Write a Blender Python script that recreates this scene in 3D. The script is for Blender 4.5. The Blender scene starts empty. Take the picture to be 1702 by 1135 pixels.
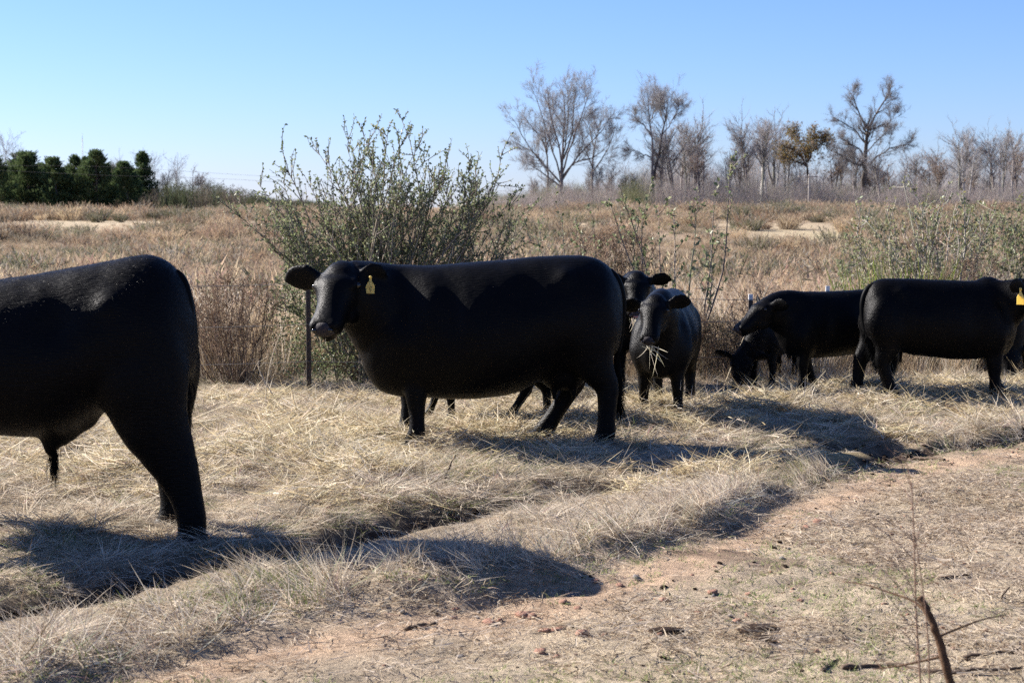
import bpy, math, random
import numpy as np
from mathutils import Vector, Matrix, Quaternion

# ------------------------------------------------------------------ camera, sky, sun
SC = bpy.context.scene
COL = SC.collection
W0, H0, FPX = 1702.0, 1135.0, 2900.0
CAM_Z = 1.6
PITCH = math.atan((567.5 - 350.0) / FPX)
cam_data = bpy.data.cameras.new('camera')
cam = bpy.data.objects.new('camera', cam_data)
COL.objects.link(cam)
cam.location = (0, 0, CAM_Z)
cam.rotation_euler = (math.pi / 2 - PITCH, 0, 0)
cam_data.sensor_width = 36.0
cam_data.lens = FPX / W0 * 36.0
cam_data.clip_start = 0.1
cam_data.clip_end = 6000
cam_data.dof.use_dof = True
cam_data.dof.focus_distance = 11.8
cam_data.dof.aperture_fstop = 6.3
SC.camera = cam

SUN_VEC = Vector((-2.1, 1.06, 1.38)).normalized()      # towards the sun
SUN_EL = math.asin(SUN_VEC.z)
SUN_AZ = math.atan2(SUN_VEC.x, SUN_VEC.y)               # clockwise from +Y
world = bpy.data.worlds.new('World')
SC.world = world
world.use_nodes = True
wn, wl = world.node_tree.nodes, world.node_tree.links
wn.clear()
w_out = wn.new('ShaderNodeOutputWorld')
w_bg = wn.new('ShaderNodeBackground')
w_sky = wn.new('ShaderNodeTexSky')
w_sky.sky_type = 'NISHITA'
w_sky.sun_disc = False
w_sky.sun_elevation = SUN_EL
w_sky.sun_rotation = SUN_AZ
w_sky.altitude = 100
w_sky.air_density = 0.9
w_sky.dust_density = 0.3
w_sky.ozone_density = 10.0
w_bg.inputs['Strength'].default_value = 0.0615
w_wb = wn.new('ShaderNodeMix')
w_wb.data_type = 'RGBA'
w_wb.blend_type = 'MULTIPLY'
w_wb.inputs[0].default_value = 1.0
w_wb.inputs[7].default_value = (1.09, 0.925, 0.99, 1)      # white balance of the whole sky
wl.new(w_sky.outputs[0], w_wb.inputs[6])
wl.new(w_wb.outputs[2], w_bg.inputs[0])
wl.new(w_bg.outputs[0], w_out.inputs[0])

sun_d = bpy.data.lights.new('sun', 'SUN')
sun_d.energy = 5.0
sun_d.angle = math.radians(0.5)
sun_d.color = (1.0, 0.94, 0.875)
sun = bpy.data.objects.new('sun', sun_d)
COL.objects.link(sun)
sun.location = (-40, 20, 30)
sun.rotation_euler = (-SUN_VEC).to_track_quat('-Z', 'Y').to_euler()

SC.view_settings.view_transform = 'Standard'
SC.view_settings.look = 'None'
SC.view_settings.gamma = 1.0
SC.view_settings.use_curve_mapping = False
SC.view_settings.exposure = 1.6
SC.render.engine = 'CYCLES'
SC.cycles.max_bounces = 6
SC.cycles.diffuse_bounces = 3
SC.cycles.glossy_bounces = 2
SC.cycles.transmission_bounces = 4
SC.cycles.transparent_max_bounces = 8
SC.cycles.volume_bounces = 0
SC.cycles.use_denoising = False
SC.cycles.sample_clamp_indirect = 6.0

# ------------------------------------------------------------------ helpers
CP, SP = math.cos(PITCH), math.sin(PITCH)


def pix(px, py, Y):
    """world point seen at photo pixel (px, py) on the vertical plane y = Y"""
    u, v = (px - 851.0) / FPX, (567.5 - py) / FPX
    d = np.array([u, CP + v * SP, -SP + v * CP])
    return np.array([0, 0, CAM_Z]) + d * (Y / d[1])


def hash2(i, j, seed):
    h = np.sin(i * 127.1 + j * 311.7 + seed * 74.7) * 43758.5453
    return h - np.floor(h)


def vnoise(x, y, seed=0):
    xi, yi = np.floor(x), np.floor(y)
    fx, fy = x - xi, y - yi
    fx, fy = fx * fx * (3 - 2 * fx), fy * fy * (3 - 2 * fy)
    a, b = hash2(xi, yi, seed), hash2(xi + 1, yi, seed)
    c, d = hash2(xi, yi + 1, seed), hash2(xi + 1, yi + 1, seed)
    return (a * (1 - fx) + b * fx) * (1 - fy) + (c * (1 - fx) + d * fx) * fy


def fbm(x, y, seed=0, octv=3):
    s, amp, tot = 0.0, 1.0, 0.0
    for k in range(octv):
        s = s + amp * vnoise(x * 2 ** k, y * 2 ** k, seed + k * 13)
        tot += amp
        amp *= 0.5
    return s / tot


def sstep(a, b, x):
    t = np.clip((x - a) / (b - a), 0, 1)
    return t * t * (3 - 2 * t)


def nrm(v):
    return v / np.maximum(np.linalg.norm(v, axis=-1, keepdims=True), 1e-9)


class Geo:
    """collects vertices and faces; build() links them as ONE mesh object"""

    def __init__(self):
        self.V, self.F, self.M, self.C, self.n = [], [], [], [], 0

    def add(self, V, F, mat=0, col=None):
        V = np.asarray(V, float).reshape(-1, 3)
        F = np.asarray(F, int)
        self.V.append(V)
        self.F.append(F + self.n)
        self.M.append(np.full(len(F), mat))
        if col is None:
            col = np.ones((len(V), 3))
        col = np.broadcast_to(np.asarray(col, float), (len(V), 3))
        self.C.append(col)
        self.n += len(V)
        return self

    def mesh(self, name, mats, smooth=True):
        me = bpy.data.meshes.new(name)
        V = np.concatenate(self.V)
        me.vertices.add(len(V))
        me.vertices.foreach_set('co', V.astype(np.float32).ravel())
        loops = np.concatenate([f.ravel() for f in self.F])
        sizes = np.concatenate([np.full(len(f), f.shape[1]) for f in self.F])
        me.loops.add(len(loops))
        me.loops.foreach_set('vertex_index', loops.astype(np.int32))
        me.polygons.add(len(sizes))
        starts = np.concatenate([[0], np.cumsum(sizes)[:-1]])
        me.polygons.foreach_set('loop_start', starts.astype(np.int32))
        me.polygons.foreach_set('material_index', np.concatenate(self.M).astype(np.int32))
        me.polygons.foreach_set('use_smooth', np.full(len(sizes), smooth))
        for m in mats:
            me.materials.append(m)
        at = me.color_attributes.new('col', 'FLOAT_COLOR', 'POINT')
        C = np.concatenate(self.C)
        C4 = np.concatenate([C, np.ones((len(C), 1))], 1)
        at.data.foreach_set('color', C4.astype(np.float32).ravel())
        me.update(calc_edges=True)
        return me

    def build(self, name, mats, parent=None, smooth=True):
        if not isinstance(mats, (list, tuple)):
            mats = [mats]
        o = bpy.data.objects.new(name, self.mesh(name, mats, smooth))
        COL.objects.link(o)
        if parent is not None:
            o.parent = parent
        return o


def tag(o, label, cat, group=None, kind=None):
    o['label'] = label
    o['category'] = cat
    if group:
        o['group'] = group
    if kind:
        o['kind'] = kind
    return o


def thing(name, label, cat, loc=(0, 0, 0), rz=0.0, group=None):
    o = bpy.data.objects.new(name, None)
    COL.objects.link(o)
    o.empty_display_size = 0.2
    o.location = [float(c) for c in loc]
    o.rotation_euler = (0, 0, rz)
    return tag(o, label, cat, group)


def dup(root, loc, rz, sc, label, group=None):
    r = root.copy()
    COL.objects.link(r)
    r.location = [float(c) for c in loc]
    r.rotation_euler = (0, 0, rz)
    r.scale = sc
    r['label'] = label
    if group:
        r['group'] = group
    for ch in list(root.children):
        c = ch.copy()
        COL.objects.link(c)
        c.parent = r
    return r


def tubes(geo, P, R, m=5, mat=0, col=None):
    """P (N,K,3) polylines, R (N,K) radii"""
    P = np.asarray(P, float)
    R = np.asarray(R, float)
    N, K, _ = P.shape
    T = nrm(np.gradient(P, axis=1))
    ref = np.where(np.abs(T[..., 2:3]) > 0.9, np.array([1.0, 0.1, 0.0]), np.array([0.05, 0.1, 1.0]))
    U = nrm(np.cross(T, ref))
    Vv = np.cross(T, U)
    ang = np.linspace(0, 2 * np.pi, m, endpoint=False)
    ring = P[:, :, None, :] + R[:, :, None, None] * (np.cos(ang)[None, None, :, None] * U[:, :, None, :] +
                                                     np.sin(ang)[None, None, :, None] * Vv[:, :, None, :])
    V = ring.reshape(-1, 3)
    idx = np.arange(N * K * m).reshape(N, K, m)
    a = idx[:, :-1, :]
    b = np.roll(a, -1, axis=2)
    c = idx[:, 1:, :]
    d = np.roll(c, -1, axis=2)
    F = np.stack([a, b, d, c], -1).reshape(-1, 4)
    cc = None
    if col is not None:
        cc = np.asarray(col, float)
        if cc.ndim == 2:
            cc = np.repeat(cc, K * m, axis=0)
    geo.add(V, F, mat, cc)
    # close both ends of fat tubes
    if m >= 4 and N < 400:
        for e in (0, K - 1):
            Fc = idx[:, e, :]
            if e == 0:
                Fc = Fc[:, ::-1]
            geo.F.append(Fc + geo.n - len(V))
            geo.M.append(np.full(N, mat))


def blades(geo, B, D, L, Wd, bend=None, segs=2, mat=0, col=None, rng=None):
    """flat tapering strips: base B, direction D, length L, width Wd, bend vector added quadratically"""
    N = len(B)
    D = nrm(np.asarray(D, float))
    L = np.broadcast_to(np.asarray(L, float), (N,))
    Wd = np.broadcast_to(np.asarray(Wd, float), (N,))
    if bend is None:
        bend = np.zeros((N, 3))
    r = rng.normal(size=(N, 3)) if rng is not None else np.tile([[0.3, 1.0, 0.1]], (N, 1))
    S = nrm(np.cross(D, r))
    ts = np.linspace(0, 1, segs + 1)
    rows = []
    for k, t in enumerate(ts):
        c = B + D * (L * t)[:, None] + bend * (L * t * t)[:, None]
        if k == segs:
            rows.append(c[:, None, :])
        else:
            w = (Wd * (1 - 0.55 * t))[:, None] * 0.5
            rows.append(np.stack([c - S * w, c + S * w], 1))
    V = np.concatenate(rows, 1)           # N, 2*segs+1, 3
    n = 2 * segs + 1
    base = (np.arange(N) * n)[:, None]
    for k in range(segs - 1):
        F = base + np.array([[2 * k, 2 * k + 1, 2 * k + 3, 2 * k + 2]])
        geo.F.append(F + geo.n)
        geo.M.append(np.full(N, mat))
    F = base + np.array([[2 * segs - 2, 2 * segs - 1, 2 * segs]])
    cc = None
    if col is not None:
        cc = np.repeat(np.broadcast_to(np.asarray(col, float), (N, 3)), n, axis=0)
    geo.add(V.reshape(-1, 3), F, mat, cc)


def leaves(geo, P, D, Nn, L, Wd, mat=0, col=None, fold=0.18):
    N = len(P)
    D = nrm(D)
    S = nrm(np.cross(D, Nn))
    Nn = np.cross(S, D)
    L = np.broadcast_to(np.asarray(L, float), (N,))[:, None]
    Wd = np.broadcast_to(np.asarray(Wd, float), (N,))[:, None]
    mid = P + D * L * 0.45 + Nn * Wd * fold
    V = np.stack([P, mid - S * Wd * 0.5, P + D * L, mid + S * Wd * 0.5], 1)
    base = (np.arange(N) * 4)[:, None]
    F = np.concatenate([base + np.array([[0, 1, 2]]), base + np.array([[0, 2, 3]])])
    cc = None
    if col is not None:
        cc = np.repeat(np.broadcast_to(np.asarray(col, float), (N, 3)), 4, axis=0)
    geo.add(V.reshape(-1, 3), F, mat, cc)


def rdir(rng, n):
    return nrm(rng.normal(size=(n, 3)))


# ------------------------------------------------------------------ materials
def nodes_of(name):
    m = bpy.data.materials.new(name)
    m.use_nodes = True
    nt = m.node_tree
    nt.nodes.clear()
    return m, nt.nodes, nt.links


def plant_mat(name, tint=(1, 1, 1), rand=0.35, transl=0.35, gloss=0.0, rough=0.5, patch=None, patch_scale=0.8):
    """vertex colour x tint x per-instance brightness; diffuse + translucent (+ gloss)"""
    m, N, L = nodes_of(name)
    out = N.new('ShaderNodeOutputMaterial')
    at = N.new('ShaderNodeAttribute')
    at.attribute_name = 'col'
    mul = N.new('ShaderNodeMix')
    mul.data_type = 'RGBA'
    mul.blend_type = 'MULTIPLY'
    mul.inputs[0].default_value = 1
    mul.inputs[7].default_value = (*tint, 1)
    L.new(at.outputs['Color'], mul.inputs[6])
    oi = N.new('ShaderNodeObjectInfo')
    mr = N.new('ShaderNodeMapRange')
    mr.inputs['To Min'].default_value = 1 - rand
    mr.inputs['To Max'].default_value = 1 + rand
    L.new(oi.outputs['Random'], mr.inputs['Value'])
    mul2 = N.new('ShaderNodeMix')
    mul2.data_type = 'RGBA'
    mul2.blend_type = 'MULTIPLY'
    mul2.inputs[0].default_value = 1
    L.new(mul.outputs[2], mul2.inputs[6])
    L.new(mr.outputs[0], mul2.inputs[7])
    colour = mul2.outputs[2]
    if patch:
        g = N.new('ShaderNodeNewGeometry')
        nz = N.new('ShaderNodeTexNoise')
        nz.inputs['Scale'].default_value = patch_scale
        nz.inputs['Detail'].default_value = 3
        L.new(g.outputs['Position'], nz.inputs['Vector'])
        rp = N.new('ShaderNodeMapRange')
        rp.inputs['From Min'].default_value = 0.5
        rp.inputs['From Max'].default_value = 0.68
        L.new(nz.outputs[0], rp.inputs['Value'])
        mx = N.new('ShaderNodeMix')
        mx.data_type = 'RGBA'
        mx.blend_type = 'MULTIPLY'
        mx.inputs[7].default_value = (*patch, 1)
        L.new(rp.outputs[0], mx.inputs[0])
        L.new(colour, mx.inputs[6])
        colour = mx.outputs[2]
    df = N.new('ShaderNodeBsdfDiffuse')
    tr = N.new('ShaderNodeBsdfTranslucent')
    mix = N.new('ShaderNodeMixShader')
    mix.inputs[0].default_value = transl
    L.new(colour, df.inputs[0])
    L.new(colour, tr.inputs[0])
    L.new(df.outputs[0], mix.inputs[1])
    L.new(tr.outputs[0], mix.inputs[2])
    last = mix
    if gloss > 0:
        gl = N.new('ShaderNodeBsdfGlossy')
        gl.inputs['Roughness'].default_value = rough
        gl.inputs[0].default_value = (0.9, 0.9, 0.9, 1)
        m2 = N.new('ShaderNodeMixShader')
        m2.inputs[0].default_value = gloss
        L.new(mix.outputs[0], m2.inputs[1])
        L.new(gl.outputs[0], m2.inputs[2])
        last = m2
    L.new(last.outputs[0], out.inputs[0])
    return m


def solid_mat(name, color, rough=0.7, spec=0.3, noise=0.0, nscale=8.0, color2=None, bump=0.0, use_attr=False, stretch=None):
    m, N, L = nodes_of(name)
    out = N.new('ShaderNodeOutputMaterial')
    p = N.new('ShaderNodeBsdfPrincipled')
    p.inputs['Roughness'].default_value = rough
    p.inputs['Specular IOR Level'].default_value = spec
    p.inputs['Base Color'].default_value = (*color, 1)
    L.new(p.outputs[0], out.inputs[0])
    src = None
    if use_attr:
        at = N.new('ShaderNodeAttribute')
        at.attribute_name = 'col'
        src = at.outputs['Color']
        L.new(src, p.inputs['Base Color'])
    if noise > 0 or bump > 0:
        tc = N.new('ShaderNodeTexCoord')
        mp = N.new('ShaderNodeMapping')
        if stretch:
            mp.inputs['Scale'].default_value = stretch
        nz = N.new('ShaderNodeTexNoise')
        nz.inputs['Scale'].default_value = nscale
        nz.inputs['Detail'].default_value = 6
        nz.inputs['Roughness'].default_value = 0.65
        L.new(tc.outputs['Object'], mp.inputs[0])
        L.new(mp.outputs[0], nz.inputs['Vector'])
        if noise > 0:
            rp = N.new('ShaderNodeMapRange')
            rp.inputs['From Min'].default_value = 0.3
            rp.inputs['From Max'].default_value = 0.7
            L.new(nz.outputs[0], rp.inputs['Value'])
            mx = N.new('ShaderNodeMix')
            mx.data_type = 'RGBA'
            c2 = color2 or tuple(c * (1 - noise) for c in color)
            mx.inputs[6].default_value = (*color, 1)
            mx.inputs[7].default_value = (*c2, 1)
            if src is not None:
                mx.blend_type = 'MULTIPLY'
                L.new(src, mx.inputs[6])
                mx.inputs[7].default_value = (1 - noise,) * 3 + (1,)
            L.new(rp.outputs[0], mx.inputs[0])
            L.new(mx.outputs[2], p.inputs['Base Color'])
        if bump > 0:
            bp = N.new('ShaderNodeBump')
            bp.inputs['Strength'].default_value = bump
            bp.inputs['Distance'].default_value = 0.02
            L.new(nz.outputs[0], bp.inputs['Height'])
            L.new(bp.outputs[0], p.inputs['Normal'])
    return m


def ground_mat():
    m, N, L = nodes_of('ground_soil')
    out = N.new('ShaderNodeOutputMaterial')
    p = N.new('ShaderNodeBsdfPrincipled')
    p.inputs['Roughness'].default_value = 0.95
    p.inputs['Specular IOR Level'].default_value = 0.15
    at = N.new('ShaderNodeAttribute')
    at.attribute_name = 'col'
    g = N.new('ShaderNodeNewGeometry')
    colour = at.outputs['Color']
    for sc, lo, hi in ((130.0, 0.55, 1.35), (22.0, 0.7, 1.3), (3.0, 0.8, 1.2)):
        nz = N.new('ShaderNodeTexNoise')
        nz.inputs['Scale'].default_value = sc
        nz.inputs['Detail'].default_value = 5
        nz.inputs['Roughness'].default_value = 0.7
        L.new(g.outputs['Position'], nz.inputs['Vector'])
        mr = N.new('ShaderNodeMapRange')
        mr.inputs['From Min'].default_value = 0.3
        mr.inputs['From Max'].default_value = 0.7
        mr.inputs['To Min'].default_value = lo
        mr.inputs['To Max'].default_value = hi
        L.new(nz.outputs[0], mr.inputs['Value'])
        mx = N.new('ShaderNodeMix')
        mx.data_type = 'RGBA'
        mx.blend_type = 'MULTIPLY'
        mx.inputs[0].default_value = 1
        L.new(colour, mx.inputs[6])
        L.new(mr.outputs[0], mx.inputs[7])
        colour = mx.outputs[2]
    L.new(colour, p.inputs['Base Color'])
    nb = N.new('ShaderNodeTexNoise')
    nb.inputs['Scale'].default_value = 45
    nb.inputs['Detail'].default_value = 8
    nb.inputs['Roughness'].default_value = 0.75
    L.new(g.outputs['Position'], nb.inputs['Vector'])
    bp = N.new('ShaderNodeBump')
    bp.inputs['Strength'].default_value = 0.9
    bp.inputs['Distance'].default_value = 0.03
    L.new(nb.outputs[0], bp.inputs['Height'])
    L.new(bp.outputs[0], p.inputs['Normal'])
    L.new(p.outputs[0], out.inputs[0])
    return m


def hide_mat():
    m, N, L = nodes_of('black_hide')
    out = N.new('ShaderNodeOutputMaterial')
    p = N.new('ShaderNodeBsdfPrincipled')
    p.inputs['Base Color'].default_value = (0.0024, 0.0022, 0.0024, 1)
    p.inputs['Roughness'].default_value = 0.42
    p.inputs['Specular IOR Level'].default_value = 0.075
    tc = N.new('ShaderNodeTexCoord')
    mp = N.new('ShaderNodeMapping')
    mp.inputs['Scale'].default_value = (5, 42, 42)
    mp.inputs['Rotation'].default_value = (0, 0.6, 0)
    nz = N.new('ShaderNodeTexNoise')
    nz.inputs['Scale'].default_value = 3.0
    nz.inputs['Detail'].default_value = 5
    L.new(tc.outputs['Object'], mp.inputs[0])
    L.new(mp.outputs[0], nz.inputs['Vector'])
    n2 = N.new('ShaderNodeTexNoise')
    n2.inputs['Scale'].default_value = 6.0
    n2.inputs['Detail'].default_value = 3
    L.new(tc.outputs['Object'], n2.inputs['Vector'])
    b1 = N.new('ShaderNodeBump')
    b1.inputs['Strength'].default_value = 0.10
    b1.inputs['Distance'].default_value = 0.03
    L.new(n2.outputs[0], b1.inputs['Height'])
    b2 = N.new('ShaderNodeBump')
    b2.inputs['Strength'].default_value = 0.45
    b2.inputs['Distance'].default_value = 0.012
    L.new(nz.outputs[0], b2.inputs['Height'])
    L.new(b1.outputs[0], b2.inputs['Normal'])
    L.new(b2.outputs[0], p.inputs['Normal'])
    L.new(p.outputs[0], out.inputs[0])
    return m


M_ground = ground_mat()
M_grass = plant_mat('dry_grass', rand=0.3, transl=0.42, patch=(0.86, 0.85, 0.80), patch_scale=1.3)
M_hay = plant_mat('hay_strands', rand=0.22, transl=0.4)
M_sedge = plant_mat('broomsedge', rand=0.3, transl=0.35, patch=(0.82, 0.86, 0.88), patch_scale=0.12)
M_leaf = plant_mat('shrub_leaf', rand=0.0, transl=0.42, gloss=0.022, rough=0.42)
M_weed = plant_mat('dead_weed', rand=0.0, transl=0.25)
M_bark = solid_mat('grey_bark', (0.17, 0.145, 0.12), 0.9, 0.2, noise=0.5, nscale=9, bump=0.5)
M_stem = solid_mat('shrub_bark', (0.25, 0.21, 0.17), 0.8, 0.25, noise=0.45, nscale=20)
M_twig = solid_mat('twig_bark', (0.2, 0.165, 0.14), 0.9, 0.2, use_attr=True)
M_pine = plant_mat('pine_needles', rand=0.25, transl=0.3)
M_hide = hide_mat()
M_fur = solid_mat('black_fur', (0.004, 0.0036, 0.0036), 0.48, 0.03, use_attr=True)
M_nose = solid_mat('grey_nose_skin', (0.042, 0.035, 0.037), 0.6, 0.12, noise=0.3, nscale=60, bump=0.25)
M_eye = solid_mat('dark_eye', (0.006, 0.004, 0.003), 0.08, 0.6)
M_hoof = solid_mat('dark_hoof', (0.012, 0.011, 0.010), 0.6, 0.3, noise=0.4, nscale=20)
M_pink = solid_mat('pink_tongue', (0.42, 0.2, 0.18), 0.4, 0.5, noise=0.2, nscale=30)
M_tagm = plant_mat('yellow_tag', tint=(0.95, 0.76, 0.24), rand=0.0, transl=0.55, gloss=0.03)
M_ink = solid_mat('tag_ink', (0.30, 0.22, 0.07), 0.7, 0.2, noise=0.3, nscale=60)
M_steel = solid_mat('rusty_steel', (0.05, 0.038, 0.032), 0.75, 0.4, noise=0.5, nscale=30)
M_white = solid_mat('white_paint', (0.72, 0.72, 0.70), 0.5, 0.4, noise=0.2, nscale=30)
M_wire = solid_mat('galvanised_wire', (0.16, 0.15, 0.14), 0.5, 0.5, noise=0.4, nscale=40)
M_pole = solid_mat('weathered_pole', (0.33, 0.30, 0.27), 0.85, 0.2, noise=0.3, nscale=4)
M_stone = solid_mat('red_stone', (0.40, 0.225, 0.16), 0.9, 0.2, noise=0.45, nscale=18, bump=0.6)
M_stoneg = solid_mat('grey_stone', (0.28, 0.25, 0.23), 0.9, 0.2, noise=0.45, nscale=18, bump=0.6)
M_clod = solid_mat('dark_clod', (0.055, 0.036, 0.026), 0.95, 0.1, noise=0.5, nscale=25, bump=0.8)
M_stick = solid_mat('dead_stick', (0.12, 0.085, 0.06), 0.9, 0.2, noise=0.5, nscale=30, bump=0.4)
M_stub = solid_mat('brown_stub', (0.11, 0.06, 0.032), 0.85, 0.2, noise=0.55, nscale=35, bump=0.5)

# ------------------------------------------------------------------ terrain
EDGE_X = np.array([-40, -8, -3.0, -1.62, -1.32, -1.08, -0.55, 0.0, 0.27, 0.9, 1.33, 2.3, 3.73, 6.0, 12, 40])
EDGE_Y = np.array([-28, 1.0, 5.0, 5.95, 6.36, 6.93, 7.3, 7.75, 8.0, 8.75, 9.67, 11.2, 12.5, 14.2, 19, 40])
RUT_X = np.array([-40, -6, -2.06, -1.425, -0.87, -0.355, 0.17, 0.6, 1.2, 1.8, 2.4, 2.8, 40])
RUT_Y = np.array([-24, 3.5, 7.03, 7.93, 8.67, 9.28, 9.9, 10.3, 11.05, 11.75, 11.95, 12.0, 46])
FAR_Y = np.array([-3000, 0, 16, 30, 60, 85, 110, 160, 200, 270, 420, 600, 1000, 1700, 4000])
FAR_Z = np.array([0, 0, 0, -0.15, -0.8, -1.2, -0.6, 0.6, 0.7, 1.1, 2.2, 2.6, 0.6, -6.0, -20.0])
HAYPILES = [  # x, y, radius, height
    (-1.55, 11.4, 0.55, 0.078), (-2.35, 10.4, 0.45, 0.085), (-2.9, 11.6, 0.6, 0.065), (0.75, 13.0, 0.6, 0.065),
    (1.2, 13.2, 0.55, 0.085), (2.1, 13.9, 0.5, 0.072), (3.0, 14.6, 0.7, 0.078), (4.2, 15.0, 0.8, 0.065),
    (-0.9, 12.3, 0.5, 0.052), (0.05, 12.9, 0.5, 0.039), (-1.0, 10.6, 0.4, 0.046), (-3.6, 10.2, 0.5, 0.065), (5.4, 15.4, 0.7, 0.065)]


def edge_sd(x, y):
    e = np.interp(x, EDGE_X, EDGE_Y)
    return (y - e) * 0.72 + 0.07 * (fbm(x * 3.1, y * 3.1, 5) - 0.5) * 2 + 0.22 * (fbm(x * 0.9, y * 0.9, 6) - 0.5) * 2


def rut_sd(x, y):
    e = np.interp(x, RUT_X, RUT_Y)
    return (y - e) * 0.7 + 0.08 * (fbm(x * 2.7, y * 2.7, 9) - 0.5) * 2


def rut_amt(x):
    return np.interp(x, [-8, -0.9, -0.3, 0.1, 0.5, 1.5, 1.75, 2.5, 2.9], [1, 1, 0.9, 0.35, 0.45, 0.25, 0.6, 0.6, 0.0])


def hayden(x, y):
    d = np.zeros_like(x)
    for hx, hy, r, h in HAYPILES:
        d = np.maximum(d, np.exp(-((x - hx) ** 2 + ((y - hy) * 0.8) ** 2) / (r * r)))
    band = sstep(9.3 + 0.25 * x, 10.6 + 0.25 * x, y) * (1 - sstep(14.6 + 0.12 * x, 16.0 + 0.12 * x, y))
    return np.clip(np.maximum(d, band * (0.06 + 1.05 * sstep(0.48, 0.70, fbm(x * 1.3, y * 1.3, 31)))), 0, 1)


def terrain(x, y):
    x = np.asarray(x, float)
    y = np.asarray(y, float)
    z = np.interp(y, FAR_Y, FAR_Z)
    far = sstep(18, 60, y)
    z = z + far * (fbm(x / 34.0, y / 34.0, 3) - 0.5) * 0.8
    near = 1 - sstep(30, 60, np.abs(x)) * 1.0
    near = near * (1 - sstep(25, 45, y))
    e = edge_sd(x, y)
    rd = rut_sd(x, y)
    lw = 0.10 + 0.45 * sstep(0.35, 0.65, fbm(x * 0.8, y * 0.8, 33))
    lip = sstep(-lw, 0.10, e)
    micro = (fbm(x * 2.3, y * 2.3, 21) - 0.5) * 0.10 + (fbm(x * 9, y * 9, 22) - 0.5) * 0.035
    road = -0.06 + (fbm(x * 1.1, y * 1.1, 41) - 0.5) * 0.07 + (fbm(x * 7, y * 7, 42) - 0.5) * 0.040 + (fbm(x * 20, y * 20, 44) - 0.5) * 0.016
    road = road + 0.05 * sstep(-1.0, -3.5, e)
    bank = micro + 0.015 * np.exp(-((e - 0.35) / 0.3) ** 2)
    bank = bank - 0.17 * rut_amt(x) * np.exp(-((rd + .04) / 0.22) ** 2)
    zz = road * (1 - lip) + bank * lip
    # dug out trough along the far part of the bank edge
    zz = zz - 0.06 * sstep(1.5, 2.4, x) * np.exp(-((e + 0.03) / 0.10) ** 2)
    hp = np.zeros_like(x)
    for hx, hy, r, h in HAYPILES:
        hp = hp + h * np.exp(-((x - hx) ** 2 + ((y - hy) * 0.9) ** 2) / (r * r * 0.7))
    zz = zz + np.minimum(hp, 0.16)
    return z + near * zz


def t1(x, y):
    return float(terrain(np.array([x]), np.array([y]))[0])


def ground_at(px, py, lo=3.0, hi=400.0):
    """point of the terrain seen at a photo pixel"""
    u, v = (px - 851.0) / FPX, (567.5 - py) / FPX
    d = np.array([u, CP + v * SP, -SP + v * CP])
    ts = np.concatenate([np.linspace(lo, 25, 900), np.linspace(25.2, hi, 1500)])
    P = np.array([0, 0, CAM_Z])[None] + d[None] * ts[:, None]
    h = terrain(P[:, 0], P[:, 1])
    k = int(np.argmax(P[:, 2] <= h))
    if k == 0:
        k = len(ts) - 1
    return P[k]


def bare_patch(x, y):
    """mown pale patches out in the field, 0..1"""
    w = 5.0 * (fbm(x / 6.0, y / 14.0, 19) - 0.5)
    a = np.exp(-(((x - 21 + w) / 6.0) ** 2 + ((y - 133) / 24.0) ** 2) ** 2)
    b = np.exp(-(((x - 5.5 + w) / 5.0) ** 2 + ((y - 140) / 15.0) ** 2) ** 2)
    c = np.exp(-(((x + 36 + w) / 16.0) ** 2 + ((y - 160) / 38.0) ** 2) ** 2)
    d = np.exp(-(((x + 15 + w) / 11.0) ** 2 + ((y - 175) / 22.0) ** 2) ** 2)
    return np.clip(a + b + c + d, 0, 1)


def axis(fine0, fine1, step, lim0, lim1, growth=1.13):
    a = list(np.arange(fine0, fine1 + 1e-6, step))
    s, v = step, a[-1]
    while v < lim1:
        s *= growth
        v += s
        a.append(min(v, lim1))
    s, v = step, a[0]
    pre = []
    while v > lim0:
        s *= growth
        v -= s
        pre.append(max(v, lim0))
    return np.array(pre[::-1] + a)


gx = axis(-3.4, 5.2, 0.035, -900, 900)
gy = axis(4.8, 15.4, 0.035, -200, 1100, 1.10)
GX, GY = np.meshgrid(gx, gy)
GZ = terrain(GX, GY)
nx, ny = len(gx), len(gy)
e_, r_ = edge_sd(GX, GY), rut_sd(GX, GY)
c_straw = np.array([0.30, 0.235, 0.155])
c_road = np.array([0.36, 0.29, 0.205])
c_road2 = np.array([0.40, 0.325, 0.225])
c_mud = np.array([0.060, 0.040, 0.028])
c_field = np.array([0.27, 0.20, 0.135])
c_pale = np.array([0.37, 0.295, 0.19])
c_hay = np.array([0.38, 0.30, 0.16])
onroad = (1 - sstep(-0.06, 0.06, e_))[..., None]
roadmix = sstep(0.35, 0.65, fbm(GX * 0.9 + 0.4 * GY, GY * 0.9, 51))[..., None]
redness = np.exp(-((e_ + 0.40) / 0.24) ** 2)[..., None]
road = c_road * (1 - roadmix) + c_road2 * roadmix
road = road * (1 - redness * 0.8) + np.array([0.43, 0.295, 0.195]) * redness * 0.8
blot = sstep(0.64, 0.78, fbm(GX * 2.3, GY * 2.3, 61, 4))[..., None]
road = road * (1 - 0.65 * blot) + c_mud * 2.2 * 0.65 * blot
bankc = c_straw * (1 - hayden(GX, GY)[..., None]) + c_hay * hayden(GX, GY)[..., None]
C = bankc * (1 - onroad) + road * onroad
mud = np.clip(1.3 * np.exp(-((r_ + .06) / 0.26) ** 2), 0, 1) * rut_amt(GX) * (e_ > 0.05)
mud = np.maximum(mud, sstep(1.4, 2.4, GX) * np.exp(-((e_ + 0.02) / 0.13) ** 2))
mud = np.clip(mud * (0.5 + fbm(GX * 5, GY * 5, 71)) * 1.3, 0, 1)[..., None]
C = C * (1 - mud) + c_mud * mud
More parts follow.
